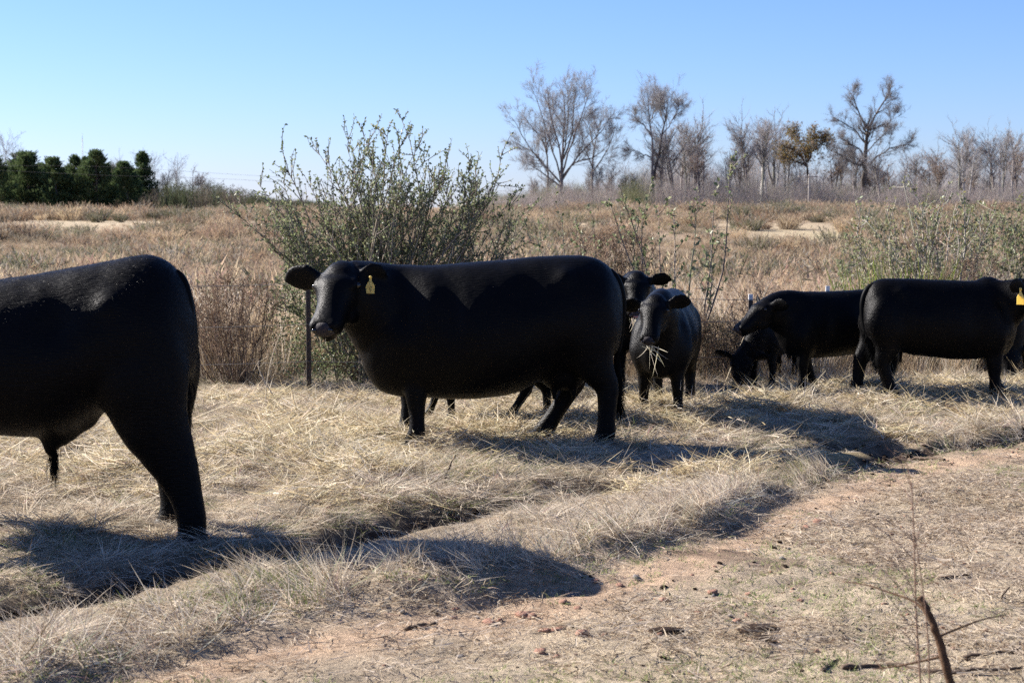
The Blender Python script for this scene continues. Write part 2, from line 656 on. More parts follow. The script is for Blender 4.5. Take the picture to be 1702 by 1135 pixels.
farm = sstep(15.2, 17, GY)[..., None]
bp_ = bare_patch(GX, GY)[..., None]
greenish = sstep(0.5, 0.7, fbm(GX / 30, GY / 9, 81))[..., None] * bp_
fieldc = c_field * (1 - bp_) + (c_pale * (1 - 0.6 * greenish) + np.array([0.30, 0.31, 0.15]) * 0.6 * greenish) * bp_
fieldc = fieldc * (0.8 + 0.4 * fbm(GX / 5, GY / 5, 91)[..., None])
C = C * (1 - farm) + fieldc * farm
idx = np.arange(nx * ny).reshape(ny, nx)
GF = np.stack([idx[:-1, :-1], idx[:-1, 1:], idx[1:, 1:], idx[1:, :-1]], -1).reshape(-1, 4)
g = Geo().add(np.stack([GX, GY, GZ], -1), GF, 0, C.reshape(-1, 3))
ground = g.build('ground', M_ground)
ground['kind'] = 'structure'
ground['label'] = 'pasture ground with a red dirt track, grassy bank and field rising to the woods'


# ------------------------------------------------------------------ scattering of countless grass
def scatter(name, P, rot, scl, index, protos, label, cat):
    me = bpy.data.meshes.new(name)
    me.vertices.add(len(P))
    me.vertices.foreach_set('co', P.astype(np.float32).ravel())
    for nm, tp, key, arr in (('rot', 'FLOAT_VECTOR', 'vector', rot), ('scl', 'FLOAT_VECTOR', 'vector', scl)):
        at = me.attributes.new(nm, tp, 'POINT')
        at.data.foreach_set(key, arr.astype(np.float32).ravel())
    at = me.attributes.new('pick', 'INT', 'POINT')
    at.data.foreach_set('value', index.astype(np.int32))
    me.update()
    o = bpy.data.objects.new(name, me)
    COL.objects.link(o)
    ng = bpy.data.node_groups.new(name + '_scatter', 'GeometryNodeTree')
    ng.interface.new_socket('Geometry', in_out='INPUT', socket_type='NodeSocketGeometry')
    ng.interface.new_socket('Geometry', in_out='OUTPUT', socket_type='NodeSocketGeometry')
    N, L = ng.nodes, ng.links
    gi, go = N.new('NodeGroupInput'), N.new('NodeGroupOutput')
    jn = N.new('GeometryNodeJoinGeometry')
    for pm in protos:
        po = bpy.data.objects.new(name + '_tuft', pm)
        ob = N.new('GeometryNodeObjectInfo')
        ob.inputs['Object'].default_value = po
        ob.inputs['As Instance'].default_value = True
        L.new(ob.outputs['Geometry'], jn.inputs[0])
    ip = N.new('GeometryNodeInstanceOnPoints')
    ip.inputs['Pick Instance'].default_value = True

    def attr(nm, tp):
        a = N.new('GeometryNodeInputNamedAttribute')
        a.data_type = tp
        a.inputs['Name'].default_value = nm
        return a.outputs['Attribute']
    er = N.new('FunctionNodeEulerToRotation')
    L.new(attr('rot', 'FLOAT_VECTOR'), er.inputs[0])
    L.new(gi.outputs[0], ip.inputs['Points'])
    L.new(jn.outputs[0], ip.inputs['Instance'])
    L.new(attr('pick', 'INT'), ip.inputs['Instance Index'])
    L.new(er.outputs[0], ip.inputs['Rotation'])
    L.new(attr('scl', 'FLOAT_VECTOR'), ip.inputs['Scale'])
    L.new(ip.outputs[0], go.inputs[0])
    md = o.modifiers.new('scatter', 'NODES')
    md.node_group = ng
    return tag(o, label, cat, kind='stuff')


def jitter_col(rng, n, base, dv=0.18, dh=0.05):
    b = np.asarray(base)[None] * (1 + rng.normal(size=(n, 1)) * dv) + rng.normal(size=(n, 3)) * dh * np.asarray(base)
    return np.clip(b, 0.01, 0.9)


def tuft(seed, n, radius, length, width, splay, bend, cols, mat, segs=2, droop=0.5):
    rng = np.random.default_rng(seed)
    g = Geo()
    r = radius * np.sqrt(rng.random(n))
    a = rng.random(n) * 2 * np.pi
    B = np.stack([r * np.cos(a), r * np.sin(a), np.full(n, -0.012)], 1)
    out = np.stack([np.cos(a), np.sin(a), np.zeros(n)], 1)
    rd = rng.normal(size=(n, 3)) * [1, 1, 0]
    D = out * (splay * (r / max(radius, 1e-6)))[:, None] + rd * splay * 0.7 + np.array([0, 0, 1.0])
    L_ = length * (0.5 + 0.7 * rng.random(n))
    bd = rng.normal(size=(n, 3)) * [1, 1, 0] * bend + out * bend * 0.5 + np.array([0, 0, -1.0]) * droop * (0.3 + rng.random(n))[:, None]
    pick = rng.integers(0, len(cols), n)
    cc = jitter_col(rng, n, [1, 1, 1], 0.2, 0.04) * np.asarray(cols)[pick]
    blades(g, B, D, L_, width * (0.7 + 0.6 * rng.random(n)), bd, segs, 0, cc, rng)
    return g.mesh('tuft', [mat])


def litter(seed, n, radius, length, width, height, cols, mat, curl=0.5):
    """loose strands lying crisscross"""
    rng = np.random.default_rng(seed)
    g = Geo()
    r = radius * np.sqrt(rng.random(n))
    a = rng.random(n) * 2 * np.pi
    B = np.stack([r * np.cos(a), r * np.sin(a), height * (rng.random(n) ** 1.3) * (1.1 - r / radius)], 1)
    th = rng.random(n) * 2 * np.pi
    L_ = length * (0.45 + 0.9 * rng.random(n))
    D = np.stack([np.cos(th), np.sin(th), rng.normal(size=n) * 0.19 + 0.05], 1)
    B = B - nrm(D) * [1, 1, 0] * (L_ * 0.5)[:, None]
    bd = rng.normal(size=(n, 3)) * [curl, curl, curl * 0.45]
    pick = rng.integers(0, len(cols), n)
    cc = jitter_col(rng, n, [1, 1, 1], 0.22, 0.04) * np.asarray(cols)[pick]
    blades(g, B, D, L_, width * (0.7 + 0.6 * rng.random(n)), bd, 4, 0, cc, rng)
    return g.mesh('litter', [mat])


def rand_pts(rng, n, x0, x1, y0, y1):
    return x0 + (x1 - x0) * rng.random(n), y0 + (y1 - y0) * rng.random(n)


def in_view(x, y, margin=1.6):
    return np.abs(x) < y * (851.0 / FPX) + margin


G_TAN = (0.60, 0.50, 0.38)
G_GREY = (0.55, 0.475, 0.385)
G_PALE = (0.80, 0.71, 0.57)
G_BRN = (0.28, 0.205, 0.135)
G_GRN = (0.20, 0.24, 0.085)
HAY1, HAY2, HAY3 = (0.62, 0.53, 0.35), (0.74, 0.66, 0.48), (0.48, 0.385, 0.23)

rng = np.random.default_rng(101)
# --- bank grass
x, y = rand_pts(rng, 125000, -6.5, 8.5, 4.6, 17.5)
keep = in_view(x, y, 1.3) & (edge_sd(x, y) > -0.05 + 0.05 * rng.normal(size=len(x)))
wet = np.clip(2.2 * np.exp(-((rut_sd(x, y) + .08) / 0.22) ** 2) * rut_amt(x) * (.55 + .9 * fbm(x * 4, y * 4, 28)), 0, 1)
keep &= rng.random(len(x)) > wet * 1.05
keep &= rng.random(len(x)) > 0.55 * hayden(x, y)
keep &= rng.random(len(x)) < np.where(y < 13, 0.85, 0.5) * (.18 + .95 * sstep(.32, .58, fbm(x * 4.2, y * 4.2, 29)))
x, y = x[keep], y[keep]
e = edge_sd(x, y)
n = len(x)
h = 0.35 + 1.0 * fbm(x * 1.4, y * 1.4, 77) + 0.08 * np.exp(-((e - 0.3) / 0.35) ** 2)
h = np.minimum(h, 1.15)
h *= 1 - .72 * rut_amt(x) * np.exp(-((rut_sd(x, y) + .34) / .30) ** 2)
h *= 0.75 + 0.5 * rng.random(n)
tx, ty = rng.normal(size=n) * 0.25, rng.normal(size=n) * 0.25
droop = np.exp(-((e - .02) / 0.17) ** 2)          # tufts hang over the lip of the bank
tx = tx + droop * 0.75
ty = ty + droop * 0.45
P = np.stack([x, y, terrain(x, y)], 1)
rot = np.stack([tx, ty, rng.random(n) * np.where(droop > .3, 1.0, 6.283)], 1)
scl = np.stack([h * .74, h * .74, h * .50], 1)
green = (fbm(x * 1.7, y * 1.7, 88) > 0.57) & (rng.random(n) < 0.65)
pick = np.where(green, 5, rng.integers(0, 5, n))
pr = [tuft(1, 34, 0.08, 0.125, 0.0062, 1.0, 1.1, [G_TAN, G_GREY, G_PALE], M_grass, 4, 0.8),
      tuft(2, 34, 0.09, 0.11, 0.0058, 1.3, 1.3, [G_GREY, G_PALE, G_TAN], M_grass, 4, 1.0),
      tuft(3, 30, 0.07, 0.14, 0.0058, 0.9, 1.1, [G_PALE, G_TAN], M_grass, 4, 0.8),
      tuft(4, 36, 0.09, 0.10, 0.0062, 1.5, 1.3, [G_GREY, G_BRN, G_TAN], M_grass, 4, 1.0),
      tuft(5, 30, 0.08, 0.12, 0.0058, 1.2, 1.2, [G_TAN, G_PALE, G_BRN], M_grass, 4, 0.9),
      tuft(6, 32, 0.08, 0.10, 0.0058, 0.9, 1.0, [G_GRN, G_TAN, G_GRN, G_GREY], M_grass, 4)]
# join order is reversed by the node, so pick runs backwards
scatter('dry_grass', P, rot, scl, 5 - pick, pr, 'matted tan winter grass covering the bank beside the dirt track', 'grass')

# --- short worn grass and straw bits on the track
x, y = rand_pts(rng, 110000, -3.5, 8.0, 4.4, 15.5)
e = edge_sd(x, y)
keep = in_view(x, y, 1.0) & (e < 0.03)
dens = 0.45 + 0.55 * sstep(0.42, 0.60, fbm(x * 1.1, y * 1.1, 55))
dens *= 0.32 + 0.68 * sstep(0.10, 0.55, np.abs(e + 0.40))
keep &= rng.random(len(x)) < dens * 0.9
x, y = x[keep], y[keep]
n = len(x)
h = 0.55 + 0.8 * rng.random(n)
P = np.stack([x, y, terrain(x, y)], 1)
rot = np.stack([rng.normal(size=n) * 0.2, rng.normal(size=n) * 0.2, rng.random(n) * 6.283], 1)
scl = np.stack([h, h, h * 0.8], 1)
gsel = (fbm(x * 0.9, y * 0.9, 66) > 0.52) & (rng.random(n) < 0.75)
pick = np.where(gsel, 3, rng.integers(0, 3, n))
pr = [tuft(11, 16, 0.06, 0.045, 0.0036, 1.6, 0.8, [G_TAN, G_GREY, G_GREY], M_grass, 2, 0.7),
      litter(12, 18, 0.10, 0.055, 0.0036, 0.012, [G_TAN, G_GREY, G_GREY, G_BRN], M_grass),
      litter(13, 16, 0.10, 0.045, 0.0036, 0.012, [G_BRN, G_TAN, G_GREY], M_grass),
      tuft(14, 20, 0.06, 0.04, 0.0036, 1.0, 0.6, [(0.30, 0.31, 0.15), G_TAN, (0.24, 0.28, 0.12)], M_grass, 2, 0.5)]
scatter('track_grass', P, rot, scl, 3 - pick, pr, 'short worn grass and straw bits growing thinly on the dirt track', 'grass')

# --- loose hay
x, y = rand_pts(rng, 36000, -5.5, 8.0, 8.8, 16.6)
keep = in_view(x, y, 1.2) & (edge_sd(x, y) > 0.35) & (np.abs(rut_sd(x, y)) > 0.12)
keep &= rng.random(len(x)) < hayden(x, y) ** 1.2 * np.interp(x, [-2.5, 0.5], [0.36, 0.60])
x, y = x[keep], y[keep]
n = len(x)
h = 0.7 + 0.6 * rng.random(n)
P = np.stack([x, y, terrain(x, y) + 0.01], 1)
rot = np.stack([rng.normal(size=n) * 0.25, rng.normal(size=n) * 0.25, rng.random(n) * 6.283], 1)
scl = np.stack([h, h, h], 1)
pick = rng.integers(0, 4, n)
pr = [litter(21, 34, 0.13, 0.17, 0.0055, 0.045, [HAY1, HAY2, HAY3], M_hay, 0.5),
      litter(22, 34, 0.13, 0.15, 0.0055, 0.045, [HAY1, HAY2, G_PALE], M_hay, 0.6),
      litter(23, 34, 0.14, 0.20, 0.0050, 0.04, [HAY2, HAY3, G_PALE], M_hay, 0.4),
      litter(24, 34, 0.13, 0.13, 0.0055, 0.05, [HAY1, HAY3, HAY3, G_BRN], M_hay, 0.7)]
scatter('hay', P, rot, scl, pick, pr, 'loose yellow hay scattered in heaps under and around the black cattle', 'hay')

# --- taller weeds and grass along the fence
x, y = rand_pts(rng, 9000, -7.5, 9.0, 13.8, 19.5)
line = 15.6 + 0.12 * x
keep = in_view(x, y, 1.5) & (y > line)
keep &= rng.random(len(x)) < sstep(0, 1.4, y - line) * 0.75
keep &= ~((x > -2.1) & (x < 0.2) & (y < 17.2))
x, y = x[keep], y[keep]
n = len(x)
h = (0.35 + 0.75 * sstep(0, 2.0, y - (15.6 + 0.12 * x))) * (0.6 + 0.7 * rng.random(n))
P = np.stack([x, y, terrain(x, y)], 1)
rot = np.stack([rng.normal(size=n) * 0.12, rng.normal(size=n) * 0.12, rng.random(n) * 6.283], 1)
scl = np.stack([h, h, h], 1)
S_BRN, S_PNK, S_TAN, S_GRY, S_OLV = (0.36, 0.26, 0.17), (0.41, 0.305, 0.215), (0.48, 0.38, 0.25), (0.31, 0.275, 0.22), (0.19, 0.19, 0.105)


def sedge(seed, n, radius, length, width, cols, splay=0.22, bend=0.18):
    return tuft(seed, n, radius, length, width, splay, bend, cols, M_sedge, 3, 0.06)


pr = [sedge(31, 26, 0.09, 0.62, 0.006, [S_BRN, S_TAN]), sedge(32, 26, 0.10, 0.55, 0.006, [S_PNK, S_TAN, S_GRY], 0.35),
      sedge(33, 24, 0.08, 0.70, 0.005, [S_TAN, G_PALE]), sedge(34, 30, 0.12, 0.45, 0.006, [S_GRY, S_BRN, S_OLV], 0.5)]
scatter('fence_weeds', P, rot, scl, rng.integers(0, 4, n), pr, 'tall dead grass and weeds standing along the wire fence', 'weeds')


# --- broomsedge field
def sedge_plume(seed, n, cols, length=0.85, radius=0.18, width=0.016, splay=0.3):
    """a tuft of stalks with feathery side bits"""
    rg = np.random.default_rng(seed)
    g = Geo()
    r = radius * np.sqrt(rg.random(n))
    a = rg.random(n) * 6.283
    out = np.stack([np.cos(a), np.sin(a), np.zeros(n)], 1)
    B = out * r[:, None]
    D = nrm(out * (splay * r / radius)[:, None] + rg.normal(size=(n, 3)) * [0.1, 0.1, 0] + [0, 0, 1])
    L_ = length * (0.55 + 0.5 * rg.random(n))
    cc = jitter_col(rg, n, [1, 1, 1], 0.18, 0.04) * np.asarray(cols)[rg.integers(0, len(cols), n)]
    bd = out * 0.2
    blades(g, B, D, L_, width, bd, 2, 0, cc, rg)
    k = 5
    t = 0.35 + 0.65 * rg.random((n, k))
    Pb = B[:, None] + D[:, None] * (L_[:, None] * t)[..., None] + bd[:, None] * (L_[:, None] * t * t)[..., None]
    Db = nrm(D[:, None] + rg.normal(size=(n, k, 3)) * 0.55)
    blades(g, Pb.reshape(-1, 3), Db.reshape(-1, 3), length * 0.17, width * 0.9, None, 1, 0, np.repeat(cc * 1.1, k, axis=0), rg)
    return g.mesh('sedge', [M_sedge])


pr = [sedge_plume(41, 26, [S_BRN, S_PNK]), sedge_plume(42, 26, [S_PNK, S_TAN]), sedge_plume(43, 22, [S_TAN, S_PNK], 0.95),
      sedge_plume(44, 30, [S_BRN, S_PNK, S_GRY], 0.75, 0.25), sedge_plume(45, 34, [S_GRY, S_OLV], 0.8, 0.3, 0.02, 0.6),
      sedge_plume(46, 36, [S_OLV, (0.10, 0.115, 0.06), S_GRY], 0.75, 0.35, 0.022, 0.7)]
tus = [sedge_plume(51 + i, 110, c, 1.0, .42, .034, .75) for i, c in enumerate(([S_BRN, S_PNK, S_PNK], [S_TAN, S_PNK, S_TAN], [S_BRN, (.20, .14, .10), S_GRY], [S_OLV, S_GRY, (.14, .14, .08)]))]
pr = pr + tus
Xs, Ys, Hs, Ks = [], [], [], []
for y0, y1, per, hs in ((17.5, 34, 8.0, 0.75), (34, 62, 4.2, 0.8), (62, 110, 2.6, 0.85), (110, 235, 1.05, 0.95)):
    wid = y1 * (851 / FPX + .16) + 6
    nn = int(per * (y1 - y0) * 2 * wid)
    x, y = rand_pts(rng, nn, -wid, wid, y0, y1)
    keep = in_view(x, y, 4.0 + .16 * y)
    clump = fbm(x / 2.2, y / 2.6, 15)
    keep &= rng.random(nn) < 0.18 + 1.0 * sstep(0.36, 0.60, clump)
    keep &= rng.random(nn) > bare_patch(x, y) * 0.8
    hs = np.where(bare_patch(x, y) > .4, hs * .4, hs)
    x, y, clump, hs = x[keep], y[keep], clump[keep], hs[keep]
    nn = len(x)
    lane = sstep(158, 172, y) * (1 - sstep(215, 235, y))
    xs_h = hs * (0.30 + 1.05 * sstep(0.25, 0.75, clump)) * (0.65 + 0.6 * rng.random(nn)) * (1 + 0.25 * lane)
    xs_h *= 0.55 + 0.45 * sstep(17.5, 24, y)
    dark = (fbm(x / 3.2, y / 5.5, 16) > 0.62) & (rng.random(nn) < 0.6)
    Xs.append(x)
    Ys.append(y)
    Hs.append(xs_h)
    Ks.append(np.where(dark, rng.integers(4, 6, nn), rng.integers(0, 4, nn)))
for y0, y1, per, hs in ((19, 60, .42, .75), (60, 165, .30, 1.0), (160, 235, .20, 1.25)):
    wid = y1 * (851 / FPX + .16) + 6
    nn = int(per * (y1 - y0) * 2 * wid)
    x, y = rand_pts(rng, nn, -wid, wid, y0, y1)
    cl = fbm(x / 5.0, y / 9.0, 18)
    keep = in_view(x, y, 5.0 + .16 * y) & (rng.random(nn) < .25 + 1.1 * sstep(.38, .62, cl)) & (rng.random(nn) > bare_patch(x, y) * .93)
    x, y, cl = x[keep], y[keep], cl[keep]
    nn = len(x)
    Xs.append(x)
    Ys.append(y)
    Hs.append(hs * (.5 + .75 * rng.random(nn)) * (.8 + .5 * sstep(.4, .7, cl)))
    Ks.append(6 + np.where(rng.random(nn) < .30, 3, rng.integers(0, 3, nn)))
x, y, h, pick = map(np.concatenate, (Xs, Ys, Hs, Ks))
n = len(x)
P = np.stack([x, y, terrain(x, y) - 0.02], 1)
rot = np.stack([rng.normal(size=n) * 0.1, rng.normal(size=n) * 0.1, rng.random(n) * 6.283], 1)
h = np.where(pick < 6, h * np.interp(y, [17, 30, 60], [.95, .75, .6]), h)
fat = np.where(pick < 6, np.interp(y, [17, 60, 120, 240], [1.0, 1.5, 2.0, 2.6]), 1.1)
scl = np.stack([h * fat, h * fat, h], 1)
scatter('broomsedge', P, rot, scl, 9 - pick, pr, 'brown broomsedge filling the wide field behind the cattle', 'grass')

# ------------------------------------------------------------------ cattle
def catmull(A, f):
    A = np.asarray(A, float)
    K = len(A)
    t = np.linspace(0, K - 1, (K - 1) * f + 1)
    i = np.clip(np.floor(t).astype(int), 0, K - 2)
    u = (t - i)[:, None]
    p0, p1, p2, p3 = A[np.maximum(i - 1, 0)], A[i], A[i + 1], A[np.minimum(i + 2, K - 1)]
    return 0.5 * (2 * p1 + (p2 - p0) * u + (2 * p0 - 5 * p1 + 4 * p2 - p3) * u ** 2 + (3 * p1 - p0 - 3 * p2 + p3) * u ** 3)


def loft(geo, P, a, b, up=(0, 0, 1), fixed=False, m=28, f=4, pw=2.0, taper=0.0, mat=0):
    """closed elliptic loft; a = half width (lateral), b = half height along 'up'"""
    D = catmull(np.column_stack([np.asarray(P, float), a, b]), f)
    P, a, b = D[:, :3], np.maximum(D[:, 3], 0.003), np.maximum(D[:, 4], 0.003)
    up = np.asarray(up, float)
    if fixed:
        Z = np.tile(up, (len(P), 1))
        Y = np.tile(np.array([0, 1.0, 0]), (len(P), 1))
    else:
        T = nrm(np.gradient(P, axis=0))
        Y = nrm(np.cross(up, T))
        Z = np.cross(T, Y)
    th = np.linspace(0, 2 * np.pi, m, endpoint=False)
    c, s = np.cos(th), np.sin(th)
    c2, s2 = np.sign(c) * np.abs(c) ** (2 / pw), np.sign(s) * np.abs(s) ** (2 / pw)
    c2 = c2 * (1 - taper * np.maximum(s, 0))
    V = P[:, None] + a[:, None, None] * c2[None, :, None] * Y[:, None] + b[:, None, None] * s2[None, :, None] * Z[:, None]
    K = len(P)
    idx = np.arange(K * m).reshape(K, m)
    A_, B_ = idx[:-1], np.roll(idx[:-1], -1, 1)
    C_, D_ = idx[1:], np.roll(idx[1:], -1, 1)
    F = np.stack([A_, B_, D_, C_], -1).reshape(-1, 4)
    n0 = geo.n
    geo.add(np.concatenate([V.reshape(-1, 3), P[:1], P[-1:]]), F, mat)
    s0, s1 = K * m, K * m + 1
    t0 = np.stack([np.full(m, s0), np.roll(idx[0], -1), idx[0]], -1)
    t1_ = np.stack([np.full(m, s1), idx[-1], np.roll(idx[-1], -1)], -1)
    for t in (t0, t1_):
        geo.F.append(t + n0)
        geo.M.append(np.full(m, mat))


def ball(geo, c, r, R=None, m=16, k=10, mat=0):
    th = np.linspace(0, 2 * np.pi, m, endpoint=False)
    ph = np.linspace(0, np.pi, k + 1)[1:-1]
    V = np.stack([np.sin(ph)[:, None] * np.cos(th)[None], np.sin(ph)[:, None] * np.sin(th)[None],
                  np.repeat(np.cos(ph)[:, None], m, 1)], -1)
    V = np.concatenate([V.reshape(-1, 3), [[0, 0, 1], [0, 0, -1]]]) * np.asarray(r)
    if R is not None:
        V = V @ np.asarray(R).T
    V = V + np.asarray(c)
    K = k - 1
    idx = np.arange(K * m).reshape(K, m)
    F = np.stack([idx[:-1], idx[1:], np.roll(idx[1:], -1, 1), np.roll(idx[:-1], -1, 1)], -1).reshape(-1, 4)
    n0 = geo.n
    geo.add(V, F, mat)
    s0, s1 = K * m, K * m + 1
    geo.F.append(np.stack([np.full(m, s0), idx[0], np.roll(idx[0], -1)], -1) + n0)
    geo.M.append(np.full(m, mat))
    geo.F.append(np.stack([np.full(m, s1), np.roll(idx[-1], -1), idx[-1]], -1) + n0)
    geo.M.append(np.full(m, mat))


# torso stations: s (metres ahead of the hips), top, bottom, half width
T_COW = [(-.13, 1.02, .80, .07), (-.10, 1.13, .66, .17), (-.03, 1.235, .58, .25), (.06, 1.285, .53, .29), (.2, 1.30, .51, .325),
         (.38, 1.295, .47, .35), (.58, 1.28, .375, .385), (.78, 1.262, .335, .40), (.98, 1.248, .325, .385), (1.15, 1.235, .335, .34),
         (1.3, 1.235, .335, .30), (1.42, 1.225, .35, .27), (1.52, 1.19, .40, .235), (1.60, 1.10, .49, .17), (1.645, 1.0, .62, .10)]
T_STEER = [(-.10, 1.12, .86, .06), (-.075, 1.22, .76, .15), (-.02, 1.315, .70, .23), (.06, 1.375, .67, .28), (.14, 1.388, .655, .30),
           (.3, 1.362, .645, .315), (.5, 1.325, .53, .345), (.7, 1.293, .505, .36), (.9, 1.262, .515, .365), (1.1, 1.25, .52, .35),
           (1.3, 1.27, .53, .30), (1.45, 1.24, .56, .25), (1.58, 1.12, .64, .18), (1.64, 1.0, .75, .09)]
T_CALF = [(-.12, 1.0, .80, .06), (-.09, 1.14, .70, .15), (-.02, 1.245, .62, .22), (.06, 1.285, .58, .255), (.2, 1.30, .545, .275),
          (.4, 1.295, .48, .30), (.6, 1.285, .455, .32), (.8, 1.275, .435, .325), (.98, 1.27, .43, .31), (1.12, 1.275, .43, .28),
          (1.27, 1.265, .445, .25), (1.4, 1.2, .46, .21), (1.49, 1.08, .56, .15), (1.53, .98, .68, .08)]

HIND = [((.10, 1.02), .10, .15), ((.11, .86), .135, .215), ((.115, .70), .13, .20), ((.07, .56), .095, .135), ((.0, .44), .066, .088),
        ((-.005, .34), .056, .066), ((.005, .22), .052, .060), ((.015, .12), .056, .066), ((.04, .055), .060, .068), ((.05, .0), .062, .075)]
HIND_B = [((.12, 1.02), .10, .17), ((.13, .86), .135, .22), ((.13, .70), .13, .205), ((.115, .58), .105, .175), ((.08, .47), .08, .140),
        ((.05, .36), .062, .105), ((.03, .24), .054, .078), ((.025, .13), .056, .070), ((.04, .055), .060, .068), ((.05, .0), .062, .075)]
FORE = [((1.25, .95), .10, .19), ((1.27, .78), .115, .19), ((1.25, .62), .10, .145), ((1.25, .49), .075, .10), ((1.255, .36), .062, .076),
        ((1.25, .27), .052, .060), ((1.25, .18), .050, .055), ((1.255, .11), .055, .063), ((1.275, .05), .058, .068), ((1.285, .0), .060, .074)]


def leg_path(kind, side, ds, dy, hind=None):
    tab = (hind or HIND) if kind == 'H' else FORE
    P, a, b = [], [], []
    z0 = 0.80
    yb = 0.17 if kind == 'H' else 0.155
    for (s, z), aa, bb in tab:
        t = max(0.0, (z0 - z) / z0)
        P.append((s + ds * t, side * yb + dy * t, z))
        a.append(aa)
        b.append(bb)
    return np.array(P), np.array(a), np.array(b)


def head_frame(n, up=(0, 0, 1), roll=0.0):
    X = np.asarray(n, float)
    X = X / np.linalg.norm(X)
    Z = np.asarray(up, float)
    Z = Z - X * (Z @ X)
    Z /= np.linalg.norm(Z)
    Y = np.cross(Z, X)
    if roll:
        c, s = math.cos(roll), math.sin(roll)
        Y, Z = c * Y + s * Z, c * Z - s * Y
    return np.stack([X, Y, Z], 1)


def add_head(geo, poll, R, hs, ear_drop=(0.1, 0.1), ear_back=(0.25, 0.25), ear_len=0.235, hw=1.2, hl=0.9, ear_k=1.0):
    """head union pieces; returns where eyes, nose, ears sit"""
    def w(p):
        return poll + R @ (np.asarray(p, float) * hs * np.array([hl, hw, 1]))
    st = [(-.08, -.055, .06, .065), (0.0, -.04, .105, .108), (.07, -.05, .118, .125), (.14, -.058, .112, .138), (.22, -.065, .092, .125),
          (.30, -.068, .078, .102), (.38, -.070, .076, .085), (.45, -.070, .082, .076), (.495, -.073, .076, .066), (.53, -.078, .055, .045)]
    P = np.array([w((x, 0, z)) for x, z, _, _ in st])
    loft(geo, P, np.array([s[2] for s in st]) * hs * hw, np.array([s[3] for s in st]) * hs, up=R[:, 2], m=26, f=4, pw=2.25)
    ball(geo, w((.02, 0, .012)), np.array([.12, .10, .07]) * hs, R)            # poll
    for s in (-1, 1):
        ball(geo, w((.12, s * .092, .018)), np.array([.055, .028, .030]) * hs, R)  # brow
        ball(geo, w((.16, s * .06, -.14)), np.array([.13, .045, .075]) * hs, R)    # cheek and jaw
        ball(geo, w((.49, s * .045, -.05)), np.array([.045, .04, .042]) * hs, R)   # nostril wing
    ball(geo, w((.425, 0, -.138)), np.array([.085, .052, .032]) * hs, R)           # chin
    ball(geo, w((.28, 0, -.15)), np.array([.15, .045, .04]) * hs, R)
    tips = {}
    for s, dr, bk in ((-1, ear_drop[0], ear_back[0]), (1, ear_drop[1], ear_back[1])):
        d = np.array([-bk, s * 1.0, -dr])
        d /= np.linalg.norm(d)
        L_ = ear_len * (ear_k if s > 0 else 1.0)
        ek = ear_k if s > 0 else 1.0
        base = np.array([.035, s * .085, -.01])
        ts = [0, .15, .38, .62, .84, 1.0]
        wid = [.030, .052, .086, .090, .066, .018]
        thk = [.030, .024, .020, .018, .015, .011]
        P = np.array([w(base + d * L_ * t + np.array([-.02 * math.sin(t * 3.1), 0, .018 * math.sin(t * 3.1)])) for t in ts])
        # leaf plane: wide axis is vertical-ish (head's -x/z), thin axis faces forward
        loft(geo, P, np.array(thk) * hs, np.array(wid) * hs * ek, up=R @ np.array([-.25, 0, 1.0]), m=18, f=4)
        tips[s] = (P, R @ d)
    return {'eye': [w((.125, s * .110, .004)) for s in (-1, 1)], 'nose': w((.508, 0, -.062)), 'ear': tips,
            'nostril': [w((.548, s * .040, -.048)) for s in (-1, 1)], 'mouth': w((.47, 0, -.12)), 'chin': w((.5, 0, -.15))}


def rot_z(v, a):
    c, s = math.cos(a), math.sin(a)
    v = np.asarray(v, float)
    return np.array([c * v[0] - s * v[1], s * v[0] + c * v[1], v[2]])


